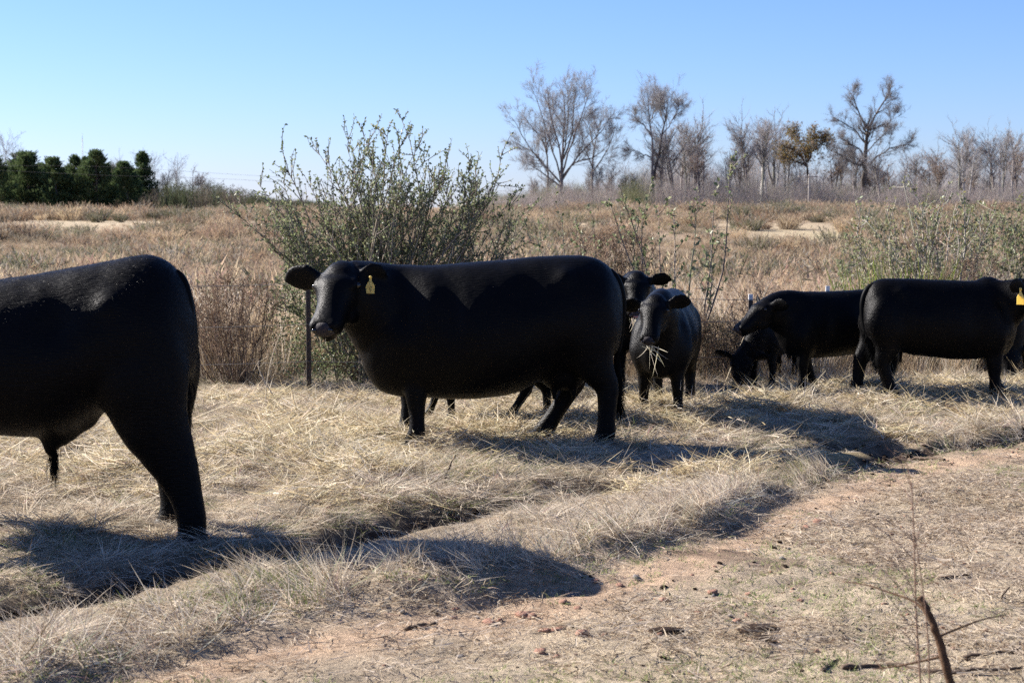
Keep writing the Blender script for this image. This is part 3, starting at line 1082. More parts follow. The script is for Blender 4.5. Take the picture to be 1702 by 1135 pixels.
def remeshed(geo, name, voxel, smooth, S, headc, headr):
    o = bpy.data.objects.new(name, geo.mesh(name, [M_hide]))
    COL.objects.link(o)

    def bake():
        dg = bpy.context.evaluated_depsgraph_get()
        me = bpy.data.meshes.new_from_object(o.evaluated_get(dg))
        old = o.data
        o.modifiers.clear()
        o.data = me
        bpy.data.meshes.remove(old)
    md = o.modifiers.new('union', 'REMESH')
    md.mode = 'VOXEL'
    md.voxel_size = voxel
    md.use_smooth_shade = True
    ms = o.modifiers.new('soften', 'SMOOTH')
    ms.factor = 0.5
    ms.iterations = smooth
    bake()
    V = np.empty(len(o.data.vertices) * 3, np.float32)
    o.data.vertices.foreach_get('co', V)
    V = V.reshape(-1, 3)
    w = sstep(0.36 * S, 0.55 * S, V[:, 2]) * sstep(headr, headr * 1.5, np.linalg.norm(V - headc, axis=1))
    vg = o.vertex_groups.new(name='trunk')
    q = np.round(w * 4) / 4
    for lev in (0.25, 0.5, 0.75, 1.0):
        ids = np.nonzero(q == lev)[0]
        if len(ids):
            vg.add(ids.tolist(), lev, 'REPLACE')
    ms = o.modifiers.new('blend', 'SMOOTH')
    ms.factor = 0.5
    ms.iterations = int(60 * (0.013 * S / voxel) ** 2)
    ms.vertex_group = 'trunk'
    bake()
    o.vertex_groups.clear()
    me = o.data
    V = np.empty(len(me.vertices) * 3, np.float32)
    me.vertices.foreach_get('co', V)
    V = V.reshape(-1, 3).astype(float)
    Nv = np.empty(len(me.vertices) * 3, np.float32)
    me.vertices.foreach_get('normal', Nv)
    Nv = Nv.reshape(-1, 3)
    k = 13.0
    lum = (fbm(V[:, 0] * k + V[:, 1] * 5, V[:, 2] * k * .8 - V[:, 1] * 7, 7, 2) - .5) * .005 + (fbm(V[:, 0] * 4.5, V[:, 2] * 3 + V[:, 1] * 3, 8, 2) - .5) * .010
    q = np.abs(V) / S
    qs, qz = V[:, 0] / S, V[:, 2] / S
    def bulge(cs, cz, rs, rz, amp, ymin=.10):
        return amp * np.exp(-((qs - cs) / rs) ** 2 - ((qz - cz) / rz) ** 2) * sstep(ymin - .06, ymin + .03, q[:, 1])
    soft = (bulge(.26, 1.16, .07, .06, .022) + bulge(.50, 1.06, .10, .11, -.026) + bulge(.02, 1.02, .10, .14, .014) + bulge(.30, .80, .16, .18, .012)
            + bulge(1.16, .98, .08, .20, .020) + bulge(1.00, .86, .07, .22, -.018) + bulge(1.36, .98, .07, .18, -.022) + bulge(1.32, .72, .09, .10, .016) + bulge(.22, .62, .10, .08, -.012))
    V = V + Nv * (soft * S)[:, None]
    V = V + Nv * (lum * S * (.35 + .65 * sstep(headr * .8, headr * 1.4, np.linalg.norm(V - headc, axis=1))))[:, None]
    me.vertices.foreach_set('co', V.astype(np.float32).ravel())
    me.update()
    me.name = name
    if not me.materials:
        me.materials.append(M_hide)
    me.polygons.foreach_set('use_smooth', np.full(len(me.polygons), True))
    return o


def fur(body, n, length, width, seed, parent, shag=0.35, tone=1.0):
    me = body.data
    me.calc_loop_triangles()
    V = np.empty(len(me.vertices) * 3, np.float32)
    me.vertices.foreach_get('co', V)
    V = V.reshape(-1, 3).astype(float)
    Nn = np.empty(len(me.vertices) * 3, np.float32)
    me.vertices.foreach_get('normal', Nn)
    Nn = Nn.reshape(-1, 3).astype(float)
    T = np.empty(len(me.loop_triangles) * 3, np.int32)
    me.loop_triangles.foreach_get('vertices', T)
    T = T.reshape(-1, 3)
    A = 0.5 * np.linalg.norm(np.cross(V[T[:, 1]] - V[T[:, 0]], V[T[:, 2]] - V[T[:, 0]]), axis=1)
    rg = np.random.default_rng(seed)
    f = rg.choice(len(T), n, p=A / A.sum())
    u = rg.random((n, 2))
    fl = u.sum(1) > 1
    u[fl] = 1 - u[fl]
    w = np.stack([1 - u.sum(1), u[:, 0], u[:, 1]], 1)
    P = (V[T[f]] * w[..., None]).sum(1)
    Nr = nrm((Nn[T[f]] * w[..., None]).sum(1))
    flow = np.array([-0.75, 0, -0.6])
    swirl = np.stack([fbm(P[:, 0] * 5, P[:, 2] * 5, 3) - .5, np.zeros(n), fbm(P[:, 0] * 5, P[:, 2] * 5, 4) - .5], 1) * 1.6
    d = flow + swirl
    d = nrm(d - Nr * (d * Nr).sum(1, keepdims=True))
    d = nrm(d + Nr * (shag + 0.12 * rg.normal(size=(n, 1))) + rg.normal(size=(n, 3)) * 0.16)
    L_ = length * (0.5 + 0.8 * rg.random(n))
    g = Geo()
    blades(g, P - Nr * 0.003, d, L_, width, -Nr * 0.25, 1, 0, None, rg)
    g.C = [np.repeat(np.clip(.004 + .018 * rg.random((n, 1)) ** 3 * 2, 0, .04) * tone * [[1.0, .88, .80]], len(g.V[0]) // n, axis=0)]
    o = g.build('coat', M_fur, parent)
    o['kind'] = 'stuff'
    return o


def rooted(rig, lp):
    return lp


def make_bovine(name, label, group, loc, heading, S, torso, legs, neck, poll, nose_dir, hs=1.0, nose_world=True, voxel=0.016, smooth=7,
                fur_n=20000, fur_len=0.022, fur_w=0.0016, extra=None, tail=None, seed=1, head_up=(0, 0, 1), head_roll=0.0,
                ear_drop=(0.1, 0.1), ear_back=(0.25, 0.25), tag_side=None, neck_r=None, ear_len=0.235, shag=0.35, legk=1.0, cat='cow', hl=.88, hind=None, ear_k=1.0, tone=1.0):
    """heading: angle of the animal's forward axis in the world; all lengths are scaled by S"""
    root = thing(name, label, cat, loc, heading, group)
    g = Geo()
    A = np.array(torso, float) * S
    P = np.column_stack([A[:, 0], np.zeros(len(A)), (A[:, 1] + A[:, 2]) / 2])
    loft(g, P, A[:, 3], (A[:, 1] - A[:, 2]) / 2, fixed=True, m=36, f=5, pw=2.2, taper=0.26)
    hoofs = []
    for kind, side, ds, dy in legs:
        LP, a, b = leg_path(kind, side, ds, dy, hind)
        LP = LP * S
        loft(g, LP, a * S * legk, b * S * legk, up=(1, 0, 0), m=20, f=4)
        hoofs.append((LP[-2], LP[-1], a[-1] * S * legk, b[-1] * S * legk))
    for s in (-1, 1):      # shoulder, hook bone, thigh
        ball(g, np.array([1.24, s * .17, .76]) * S, np.array([.19, .14, .30]) * S)
        ball(g, np.array([.10, s * .19, .84]) * S, np.array([.19, .11, .27]) * S)
        ball(g, np.array([1.30, s * .19, .62]) * S, np.array([.10, .07, .09]) * S)                # point of elbow
    poll = np.array(poll, float) * S
    n_loc = rot_z(nose_dir, -heading) if nose_world else np.asarray(nose_dir, float)
    u_loc = rot_z(head_up, -heading) if nose_world else np.asarray(head_up, float)
    R = head_frame(n_loc, u_loc, head_roll)
    hscale = hs * S
    nb = poll + R @ (np.array([.03, 0, -.07]) * hscale)
    NP = np.array([[1.12 * S, 0, .84 * S]] + [[p[0] * S, p[1] * S, p[2] * S] for p in neck] + [list(nb)])
    nr = neck_r or [(.22, .36), (.17, .27), (.13, .19)]
    nr = np.array([(nr[0][0] * .55, nr[0][1] * .6)] + list(nr), float) * S
    loft(g, NP, nr[:, 0], nr[:, 1], up=(0, 0, 1) if abs(nb[2] - NP[0][2]) < 0.9 * np.linalg.norm(NP[0][:2] - nb[:2]) + 0.05 else (1, 0, 0.3), m=24, f=5)
    at = add_head(g, poll, R, hscale, ear_drop, ear_back, ear_len, 1.2, hl, ear_k)
    if extra:
        extra(g, S)
    hc = poll + R @ (np.array([.2, 0, -.05]) * hscale)
    body = remeshed(g, 'body', voxel, smooth, S, hc, .30 * hscale)
    body.parent = root
    if fur_n:
        fur(body, fur_n, fur_len, fur_w, seed, root, shag, tone)
    for e in at['eye']:
        ge = Geo()
        ball(ge, e, np.array([.019, .019, .019]) * hscale, None, 12, 8)
        ge.build('eye', M_eye, root)
    gn = Geo()
    ball(gn, at['nose'], np.array([.044, .072, .050]) * hscale, R, 16, 10)
    nose = gn.build('nose', M_nose, root)
    for e in at['nostril']:
        gn = Geo()
        ball(gn, e, np.array([.012, .016, .012]) * hscale, R, 10, 6)
        gn.build('nostril', M_eye, nose)
    for p0, p1, a, b in hoofs:
        gh = Geo()
        q = p1 - p0
        loft(gh, np.array([p0 + q * .0, p0 + q * .5, p1 + np.array([.012, 0, 0]) * S]), [a * .98, a * 1.01, a * 1.03],
             [b * .98, b * 1.02, b * 1.05], up=(1, 0, 0), m=14, f=2)
        gh.build('hoof', M_hoof, root)
    if tail:
        gt = Geo()
        TP = np.array(tail, float) * S
        K = len(TP)
        rr = np.interp(np.linspace(0, 1, K), [0, .3, .7, .85, 1], [.042, .032, .022, .03, .008]) * S
        loft(gt, TP, rr, rr, up=(1, 0, 0.2), m=12, f=4)
        rg = np.random.default_rng(seed + 50)
        nh = 900
        fine = catmull(TP, 10)
        k = rg.integers(int(len(fine) * .62), len(fine), nh)
        B = fine[k] + rg.normal(size=(nh, 3)) * .014 * S
        Dn = nrm(rg.normal(size=(nh, 3)) * .16 + np.array([0, 0, -1]))
        blades(gt, B, Dn, .16 * S * (.4 + .8 * rg.random(nh)), .003, rg.normal(size=(nh, 3)) * .12, 2, 0, None, rg)
        gt.C = [np.full((len(v), 3), .004) for v in gt.V]
        gt.build('tail', M_fur, root)
    if tag_side is not None:
        side, drop = tag_side[0], tag_side[1]
        EP, ed = at['ear'][side]
        anchor = EP[2] * .55 + EP[3] * .45
        # flat tag hanging below the ear, turned to the viewer side
        out = rot_z(tag_side[2], -heading)
        out = out / np.linalg.norm(out)
        rightv = np.cross(out, np.array([0, 0, 1.0]))
        rightv /= np.linalg.norm(rightv)
        upv = np.cross(rightv, out)
        o0 = anchor + out * 0.060 + np.array([0, 0, -0.02])
        ts = tag_side[3]
        outline = [(-.007, .0), (.007, .0), (.009, -.035), (.031, -.068), (.033, -.125), (-.031, -.128), (-.033, -.070), (-.010, -.036)]
        V = []
        for dz in (0.0, 0.003):
            for (xx, yy) in outline:
                lean = -0.15 * yy
                V.append(o0 + rightv * (xx + lean * 0.15) * ts + upv * yy * ts + out * (dz + 0.12 * yy * 0))
        nO = len(outline)
        gt = Geo()
        gt.add(np.array(V), np.array([list(range(nO))[::-1], [nO + i for i in range(nO)]]))
        gt.F.append(np.array([[i, (i + 1) % nO, nO + (i + 1) % nO, nO + i] for i in range(nO)]))
        gt.M.append(np.zeros(nO, int))
        tg = gt.build('ear_tag', M_tagm, root, smooth=False)
        tg['label'] = 'yellow plastic ear tag'
        gs = Geo()
        ball(gs, o0 + out * .004 - upv * .008 * ts, np.array([.011, .011, .011]) * ts, None, 10, 6)
        gs.build('stud', M_tagm, tg)
        if len(tag_side) > 4:
            gd = Geo()
            st = tag_side[4]
            for (x0, y0), (x1, y1) in st:
                p0 = o0 + rightv * x0 * ts + upv * y0 * ts + out * .0045
                p1 = o0 + rightv * x1 * ts + upv * y1 * ts + out * .0045
                dd = (p1 - p0) / np.linalg.norm(p1 - p0)
                sd = np.cross(out, dd) * .0028 * ts
                gd.add(np.array([p0 - sd, p0 + sd, p1 + sd, p1 - sd]), np.array([[0, 1, 2, 3]]))
            gd.build('tag_number', M_ink, tg, smooth=False)
    inv = Matrix.Translation(Vector([float(c) for c in loc])) @ Matrix.Rotation(heading, 4, 'Z')
    return root, {k: (np.array(inv @ Vector(v)) if k in ('mouth', 'chin', 'nose') else None) for k, v in at.items()}


def sheath(g, S):
    loft(g, np.array([(.40, 0, .62), (.52, 0, .55), (.60, 0, .49), (.62, 0, .43), (.615, 0, .40)]) * S, np.array([.05, .06, .05, .026, .012]) * S,
         np.array([.07, .07, .065, .028, .010]) * S, m=16)


def udder(g, S):
    ball(g, np.array([.27, 0, .50]) * S, np.array([.17, .16, .12]) * S)
    for s in (-1, 1):
        for x in (.20, .33):
            loft(g, np.array([(x, s * .07, .44), (x, s * .075, .37), (x, s * .075, .325)]) * S, np.array([.035, .022, .014]) * S,
                 np.array([.035, .022, .014]) * S, up=(1, 0, 0), m=10)


GRP = 'black cattle standing in loose hay'
PI = math.pi
# --- young bull, cut by the left edge of the picture
p = ground_at(285, 893)
LB = (p[0], p[1] + 0.16, t1(p[0], p[1] + 0.16) - 0.04)
bull, _ = make_bovine('cow', 'nearest black bull calf at the left edge, only its hindquarters and belly in view', GRP, LB, PI, 1.03, T_STEER,
    [('H', 1, -.16, .04), ('H', -1, .03, -.02), ('F', 1, .06, 0), ('F', -1, -.10, 0)], [(1.38, 0, .98), (1.62, .02, 1.12)], (1.98, 0.03, 1.30),
    (-.85, -.12, -.5), 1.0, voxel=.014, fur_n=90000, fur_len=.026, fur_w=.0013, extra=sheath, seed=3,
    tail=[(.05, 0, 1.29), (-.02, .0, 1.27), (-.064, .02, 1.16), (-.07, .03, .95), (-.05, .03, .75), (-.03, .04, .58), (-.02, .04, .45)], shag=.62, legk=1.03, cat='bull', hind=HIND_B)
gb = Geo()
rg = np.random.default_rng(8)
nh = 220
B = np.array([.615, 0, .43]) + rg.normal(size=(nh, 3)) * [.011, .010, .02]
blades(gb, B, nrm(rg.normal(size=(nh, 3)) * .09 + [0.02, 0, -1]), .17 * (.4 + .7 * rg.random(nh)), .003, None, 2, 0, None, rg)
gb.C = [np.full((len(v), 3), .004) for v in gb.V]
gb.build('sheath_hair', M_fur, bull)

# --- big cow in the middle
p = ground_at(1003, 742)
CC = (p[0], p[1] + 0.12, t1(p[0], p[1] + .12) - 0.02)
cow, cow_at = make_bovine('cow', 'big black cow in the middle facing the camera, yellow tag in its ear', GRP, CC, PI, 1.02, T_COW,
    [('H', 1, -.03, .03), ('H', -1, .42, 0), ('F', 1, .0, .02), ('F', -1, .10, 0)],
    [(1.40, .0, .90), (1.58, .06, 1.00)], (1.745, 0.19, 1.165), (-.20, -.78, -.58), 1.14, hl=.80, ear_k=.72, voxel=.013, fur_n=120000, fur_len=.016, fur_w=.0012,
    extra=udder, seed=5, tail=[(.04, 0, 1.20), (-.07, 0, 1.15), (-.125, 0, 1.0), (-.12, -.02, .8), (-.10, -.04, .6), (-.11, -.05, .42), (-.12, -.05, .27)],
    neck_r=[(.25, .36), (.22, .28), (.17, .20)], ear_drop=(.12, .22), ear_back=(.22, .75), head_roll=0.05, ear_len=.245,
    tag_side=(1, 0, (-.15, -1, .05), .93, [((-.012, -.082), (.010, -.080)), ((.010, -.080), (-.004, -.112))]), shag=.25)

# --- calf hidden behind the cow: only its legs show
p = ground_at(895, 699)
make_bovine('cow', 'small black calf behind the big cow, only its legs showing under her belly', GRP, (p[0] + .02, p[1], t1(p[0], p[1])), PI, .55, T_CALF,
    [('H', 1, .44, 0), ('H', -1, -.12, 0), ('F', 1, -.05, 0), ('F', -1, .30, 0)], [(1.3, 0, .95), (1.42, 0, 1.05)], (1.55, 0, 1.2), (-.2, -.5, -.8), 1.1,
    voxel=.015, fur_n=8000, seed=7, tail=[(.03, 0, 1.21), (-.08, 0, 1.15), (-.115, 0, 1.0), (-.11, 0, .8), (-.115, 0, .6), (-.12, 0, .45)], cat='calf')

# --- calf facing the camera, hay in its mouth
p = ground_at(1098, 683)
FS = .75
hd = math.radians(-101)
f_ = np.array([math.cos(hd), math.sin(hd)])
org = p[:2] - f_ * 1.25 * FS
calf_a, calf_a_at = make_bovine('cow', 'black calf facing the camera with long hay stems hanging from its lips', GRP, (org[0], org[1], t1(*org)), hd, FS, T_CALF,
    [('H', 1, .05, .02), ('H', -1, -.05, 0), ('F', 1, .05, .03), ('F', -1, -.08, -.03)], [(1.32, 0, 1.0), (1.5, .02, 1.1)], (1.68, -.01, 1.22),
    (-.22, -.74, -.66), 1.02, voxel=.012, fur_n=40000, fur_len=.018, fur_w=.0016, seed=9, ear_drop=(.35, .15), ear_back=(.1, .45), cat='calf',
    tail=[(.03, 0, 1.21), (-.08, 0, 1.15), (-.115, 0, 1.0), (-.11, 0, .8), (-.115, 0, .6), (-.12, 0, .45)], neck_r=[(.20, .34), (.17, .28), (.13, .17)])

# --- calf behind it, pale mouth open on a wisp of hay
p = ground_at(1046, 652)
hd = math.radians(-94)
f_ = np.array([math.cos(hd), math.sin(hd)])
org = p[:2] - f_ * 1.25 * .76
calf_b, calf_b_at = make_bovine('cow', 'black calf half hidden behind the big cow, pink mouth showing over a bunch of hay', GRP, (org[0] + .05, org[1] + .05, t1(*org)), hd, .80, T_CALF,
    [('H', 1, .05, 0), ('H', -1, -.05, 0), ('F', 1, .03, .05), ('F', -1, -.05, 0)], [(1.32, 0, 1.0), (1.48, -.01, 1.10)], (1.64, .02, 1.25),
    (-.08, -.72, -.62), 1.05, voxel=.015, fur_n=25000, fur_len=.018, fur_w=.0016, seed=11, cat='calf',
    tail=[(.03, 0, 1.21), (-.08, 0, 1.15), (-.115, 0, 1.0), (-.11, 0, .8), (-.115, 0, .6), (-.12, 0, .45)])
gm = Geo()
ml = np.array(calf_b_at['mouth'])
ball(gm, (0, 0, 0), (.018, .032, .010), None, 12, 8)
mo = gm.build('tongue', M_pink, calf_b)
mo.matrix_parent_inverse = Matrix.Identity(4)
loc_l = rot_z(ml + np.array([0, -.075, -.0]) - np.array([org[0] + .05, org[1] + .05, t1(*org)]), -hd)
mo.location = loc_l

# --- grazing calf, head down to the camera
p = ground_at(1268, 646)
hd = math.radians(-118)
f_ = np.array([math.cos(hd), math.sin(hd)])
org = p[:2] - f_ * 1.25 * .52
make_bovine('cow', 'woolly dark calf grazing with its head down in the hay heap', GRP, (org[0], org[1], t1(*org)), hd, .53, T_CALF,
    [('H', 1, .05, 0), ('H', -1, -.05, 0), ('F', 1, .10, .06), ('F', -1, -.06, -.02)], [(1.3, 0, .93), (1.52, -.06, .70)], (1.66, -.22, .52),
    (-.12, -.34, -.92), 1.35, voxel=.014, fur_n=50000, fur_len=.028, fur_w=.0018, seed=13, ear_drop=(.0, .0), cat='calf', shag=.75, tone=3.5,
    tail=[(.03, 0, 1.21), (-.08, 0, 1.15), (-.115, 0, 1.0), (-.11, 0, .8), (-.115, 0, .6), (-.12, 0, .45)], neck_r=[(.20, .30), (.17, .22), (.14, .16)], head_up=(-.1, -.9, .3))

# --- calf facing left, partly hidden by the yearling
p = ground_at(1330, 658)
hd = math.radians(193)
f_ = np.array([math.cos(hd), math.sin(hd)])
org = p[:2] - f_ * 1.25 * .665
make_bovine('cow', 'black calf facing left with its muzzle level, behind the rump of the tagged yearling', GRP, (org[0], org[1], t1(*org)), hd, .675, T_CALF,
    [('H', 1, .1, 0), ('H', -1, -.05, 0), ('F', 1, .02, 0), ('F', -1, -.30, 0)], [(1.3, 0, .93), (1.50, .0, 1.02)], (1.72, .06, 1.12),
    (-.80, -.36, -.50), 1.12, voxel=.013, fur_n=40000, fur_len=.022, fur_w=.0016, seed=15, ear_drop=(.1, .25), ear_back=(.6, .6), cat='calf', shag=.45,
    tail=[(.03, 0, 1.21), (-.08, 0, 1.15), (-.115, 0, 1.0), (-.11, 0, .8), (-.115, 0, .6), (-.12, 0, .45)], neck_r=[(.20, .36), (.18, .29), (.14, .19)])

# --- shaggy yearling on the right, facing right
p = ground_at(1448, 667)
make_bovine('cow', 'shaggy black yearling walking right at the right edge, yellow tag in its ear', GRP, (p[0] + .02, p[1] + .10, t1(p[0], p[1] + .1) - .01), 0.0, .765, T_CALF,
    [('H', -1, .18, 0), ('H', 1, -.16, 0), ('F', -1, .04, 0), ('F', 1, .16, 0)], [(1.3, 0, .98), (1.42, -.07, 1.04)], (1.56, -.16, 1.21),
    (.80, -.35, -.50), 1.1, voxel=.013, fur_n=70000, fur_len=.026, fur_w=.0016, seed=17, ear_drop=(.15, .1), ear_back=(.75, .4), shag=.5,
    tail=[(.05, -.02, 1.225), (-.06, -.03, 1.18), (-.12, -.05, 1.02), (-.10, -.08, .78), (-.03, -.12, .58), (.02, -.14, .42)],
    tag_side=(-1, 0, (.35, -1, .10), 1.05), cat='yearling', legk=1.08)

# --- two more beyond it
p = ground_at(1688, 640)
hd = math.radians(-100)
f_ = np.array([math.cos(hd), math.sin(hd)])
org = p[:2] - f_ * 1.25 * .6
make_bovine('cow', 'dark calf with its face down in the hay beyond the yearling, at the right edge', GRP, (org[0], org[1] + .1, t1(*org)), hd, .62, T_CALF,
    [('H', 1, .05, 0), ('H', -1, -.05, 0), ('F', 1, .10, .04), ('F', -1, -.06, -.02)], [(1.3, 0, .93), (1.48, -.03, .78)], (1.58, -.08, .50),
    (-.08, -.4, -.92), 1.15, voxel=.016, fur_n=14000, fur_len=.02, fur_w=.002, seed=19, cat='calf', head_up=(0, -.9, .3),
    tail=[(.03, 0, 1.21), (-.08, 0, 1.15), (-.115, 0, 1.0), (-.11, 0, .8), (-.115, 0, .6), (-.12, 0, .45)], neck_r=[(.20, .30), (.17, .22), (.14, .16)])
p = ground_at(1548, 617)
make_bovine('cow', 'farthest black calf, only its legs showing beneath the belly of the yearling', GRP, (p[0], p[1], t1(p[0], p[1])), 0.15, .46, T_CALF,
    [('H', -1, .0, 0), ('H', 1, .22, 0), ('F', -1, -.02, 0), ('F', 1, -.22, 0)], [(1.3, 0, .93), (1.5, 0, .85)], (1.72, 0, .75), (.7, -.2, -.7), 1.2,
    voxel=.016, fur_n=5000, fur_len=.02, fur_w=.002, seed=21, cat='calf',
    tail=[(.03, 0, 1.21), (-.08, 0, 1.15), (-.115, 0, 1.0), (-.11, 0, .8), (-.115, 0, .6), (-.12, 0, .45)])


# --- wisps of hay in their mouths
def wisp(p, n, length, seed, label, spread=.35, toward=(0, -.2, -1), wd=.0062):
    rg = np.random.default_rng(seed)
    root = thing('hay_wisp', label, 'hay', p, 0, 'wisps of hay in the mouths of cattle')
    B = rg.normal(size=(n, 3)) * [.025, .01, .006]
    cc = jitter_col(rg, n, HAY2, .15, .04)
    D = nrm(rg.normal(size=(n, 3)) * spread + np.asarray(toward, float))
    L_ = length * (.4 + .8 * rg.random(n))
    bd = rg.normal(size=(n, 3)) * .15
    for i in range(n):
        g = Geo()
        blades(g, B[i:i + 1], D[i:i + 1], L_[i:i + 1], wd, bd[i:i + 1], 4, 0, cc[i:i + 1], rg)
        g.build('hay_stem', M_hay, root)
    return root


wisp(np.array(calf_a_at['mouth']) + [0, -.08, -.02], 11, .21, 1, 'long hay stems hanging from the lips of the calf facing the camera', .4, (.55, -.35, -.6))
wisp(np.array(calf_b_at['mouth']) + [0, -.10, -.02], 22, .13, 2, 'short bunch of hay hanging below the pink mouth of the half hidden calf', .25)
wisp(np.array(cow_at['mouth']) + [0, -.05, -.03], 4, .06, 3, 'few short hay stems at the lower lip of the big cow', .5, wd=.003)

# ------------------------------------------------------------------ shrubs
G1, G2, G3, G4 = (0.165, 0.20, 0.09), (0.22, 0.25, 0.125), (0.32, 0.33, 0.19), (0.11, 0.14, 0.065)


def curve_pts(b, tip, bow, K):
    """polylines from b to tip, bowed; (N,3) each -> (N,K,3)"""
    t = np.linspace(0, 1, K)[None, :, None]
    return b[:, None] * (1 - t) + tip[:, None] * t + bow[:, None] * (4 * t * (1 - t))


def sample_on(P, t):
    """points and directions at parameter t (N,k) of polylines P (N,K,3)"""
    K = P.shape[1]
    f = t * (K - 1)
    i = np.clip(f.astype(int), 0, K - 2)
    u = (f - i)[..., None]
    n = np.arange(len(P))[:, None]
    a, b = P[n, i], P[n, i + 1]
    return a * (1 - u) + b * u, nrm(b - a)


def shrub(name, label, cat, loc, tips, seed, r0=.012, branch=9, blen=.32, leaf=(.034, .02), nleaf=9, cols=(G1, G2, G3), group=None, twig_mat=None, leaf_mat=None,
          t0=.25, upb=.55, bow=.1, base_r=.18, leaf_from=.15, low_leaf=None, tcol=(0.2, 0.17, 0.14), foliage='foliage', tip_leaf=10):
    """stems from the base to explicit tips (local coords), side twigs, small leaves"""
    rg = np.random.default_rng(seed)
    root = thing(name, label, cat, loc, 0, group)
    T = np.asarray(tips, float)
    n = len(T)
    a = rg.random(n) * 6.283
    r = base_r * np.sqrt(rg.random(n))
    B = np.stack([r * np.cos(a) + T[:, 0] * .08, r * np.sin(a) + T[:, 1] * .08, np.full(n, -.03)], 1)
    H = np.linalg.norm(T - B, axis=1)
    bw = rg.normal(size=(n, 3)) * [1, 1, .2] * bow * H[:, None] * .5
    bw[:, 2] += .08 * np.hypot(T[:, 0], T[:, 1])
    K = 9
    P = curve_pts(B, T, bw, K)
    P[:, 1:-1] += rg.normal(size=(n, K - 2, 3)) * .012
    g = Geo()
    rad = (r0 * (.6 + .4 * H / H.max()))[:, None] * np.linspace(1, .16, K)[None] * (.75 + .5 * rg.random(n))[:, None]
    tubes(g, P, rad, 5, 0, jitter_col(rg, n, tcol, .2, .04))
    # side twigs
    t = t0 + (1 - t0) * rg.random((n, branch)) ** .85
    Q, Dq = sample_on(P, t)
    d = nrm(Dq * .7 + rg.normal(size=Dq.shape) * .6 + np.array([0, 0, upb]))
    L_ = blen * (.4 + .8 * rg.random((n, branch))) * (1.15 - .55 * t)
    Q, d, L_ = Q.reshape(-1, 3), d.reshape(-1, 3), L_.reshape(-1)
    P2 = curve_pts(Q, Q + d * L_[:, None], rg.normal(size=d.shape) * .05 * L_[:, None], 4)
    tubes(g, P2, np.linspace(.0042, .0014, 4)[None] * (r0 / .012) * np.ones((len(P2), 1)), 3, 0, jitter_col(rg, len(P2), tcol, .25, .04))
    g.build('stem', twig_mat or M_twig, root)
    if nleaf:
        gl = Geo()
        t = leaf_from + (1 - leaf_from) * rg.random((len(P2), nleaf))
        Lp, Ld = sample_on(P2, t)
        tl = .72 + .28 * rg.random((n, tip_leaf))
        Lp2, Ld2 = sample_on(P, tl)
        Lp, Ld = np.concatenate([Lp.reshape(-1, 3), Lp2.reshape(-1, 3)]), np.concatenate([Ld.reshape(-1, 3), Ld2.reshape(-1, 3)])
        if low_leaf is not None:
            c, rr, cnt = low_leaf
            u = rdir(rg, cnt) * np.asarray(rr) * (.45 + .55 * rg.random((cnt, 1))) + np.asarray(c)
            u[:, 2] = np.abs(u[:, 2])
            Lp, Ld = np.concatenate([Lp, u]), np.concatenate([Ld, rdir(rg, cnt)])
        m = len(Lp)
        dd = nrm(Ld * .5 + rdir(rg, m) * .9 + [0, 0, .15])
        nn = nrm(rdir(rg, m) * .8 + [0, 0, .7])
        cc = jitter_col(rg, m, [1, 1, 1], .22, .06) * np.asarray(cols)[rg.integers(0, len(cols), m)]
        s_ = .55 + .75 * rg.random(m)
        leaves(gl, Lp, dd, nn, leaf[0] * s_, leaf[1] * s_, 0, cc)
        gl.build(foliage, leaf_mat or M_leaf, root)['kind'] = 'stuff'
    return root


def tips_from_px(pts, Y, loc, seed, depth=.6):
    rg = np.random.default_rng(seed)
    out = []
    for px, py in pts:
        y = Y + rg.normal() * depth * .5
        out.append(pix(px, py, y) - np.asarray(loc))
    return out


def base_loc(px, Y):
    x = (px - 851) / FPX * Y * 1.002
    return np.array([x, Y, t1(x, Y)])


# big leafy bush behind the cow
BL = base_loc(628, 16.2)
rg = np.random.default_rng(5)
main = [(662, 185), (645, 215), (600, 205), (568, 208), (545, 262), (520, 240), (505, 290), (468, 240), (470, 300), (440, 330), (425, 300), (700, 235), (712, 250), (750, 240),
        (745, 275), (775, 300), (800, 262), (835, 248), (830, 285), (862, 305), (850, 330), (880, 350), (690, 290), (620, 265), (585, 290), (655, 250), (395, 335), (380, 345), (410, 365),
        (873, 372), (885, 400), (720, 300), (560, 300), (530, 330), (490, 350), (610, 230), (680, 215), (635, 190), (575, 240), (790, 280)]
tp = tips_from_px(main, 16.2, BL, 3, 1.0)
for k in range(105):
    px = 450 + 420 * rg.random()
    top = np.interp(px, [450, 520, 600, 660, 750, 830, 880], [360, 310, 260, 240, 280, 300, 380])
    py = top + (rg.random() ** 1.2) * 150
    tp.append(pix(px, py, 16.2 + rg.normal() * .45) - BL)
shrub('leafy_bush', 'tall grey-green leafy bush with upright shoots growing behind the big cow', 'bush', BL, tp, 11, r0=.013, branch=24, blen=.34,
      nleaf=12, leaf=(.028, .017), low_leaf=((-.42, -.25, .55), (.62, .50, .72), 6500), cols=(G1, G2, G3, G4), bow=.12, tip_leaf=22, base_r=.4, t0=.2)

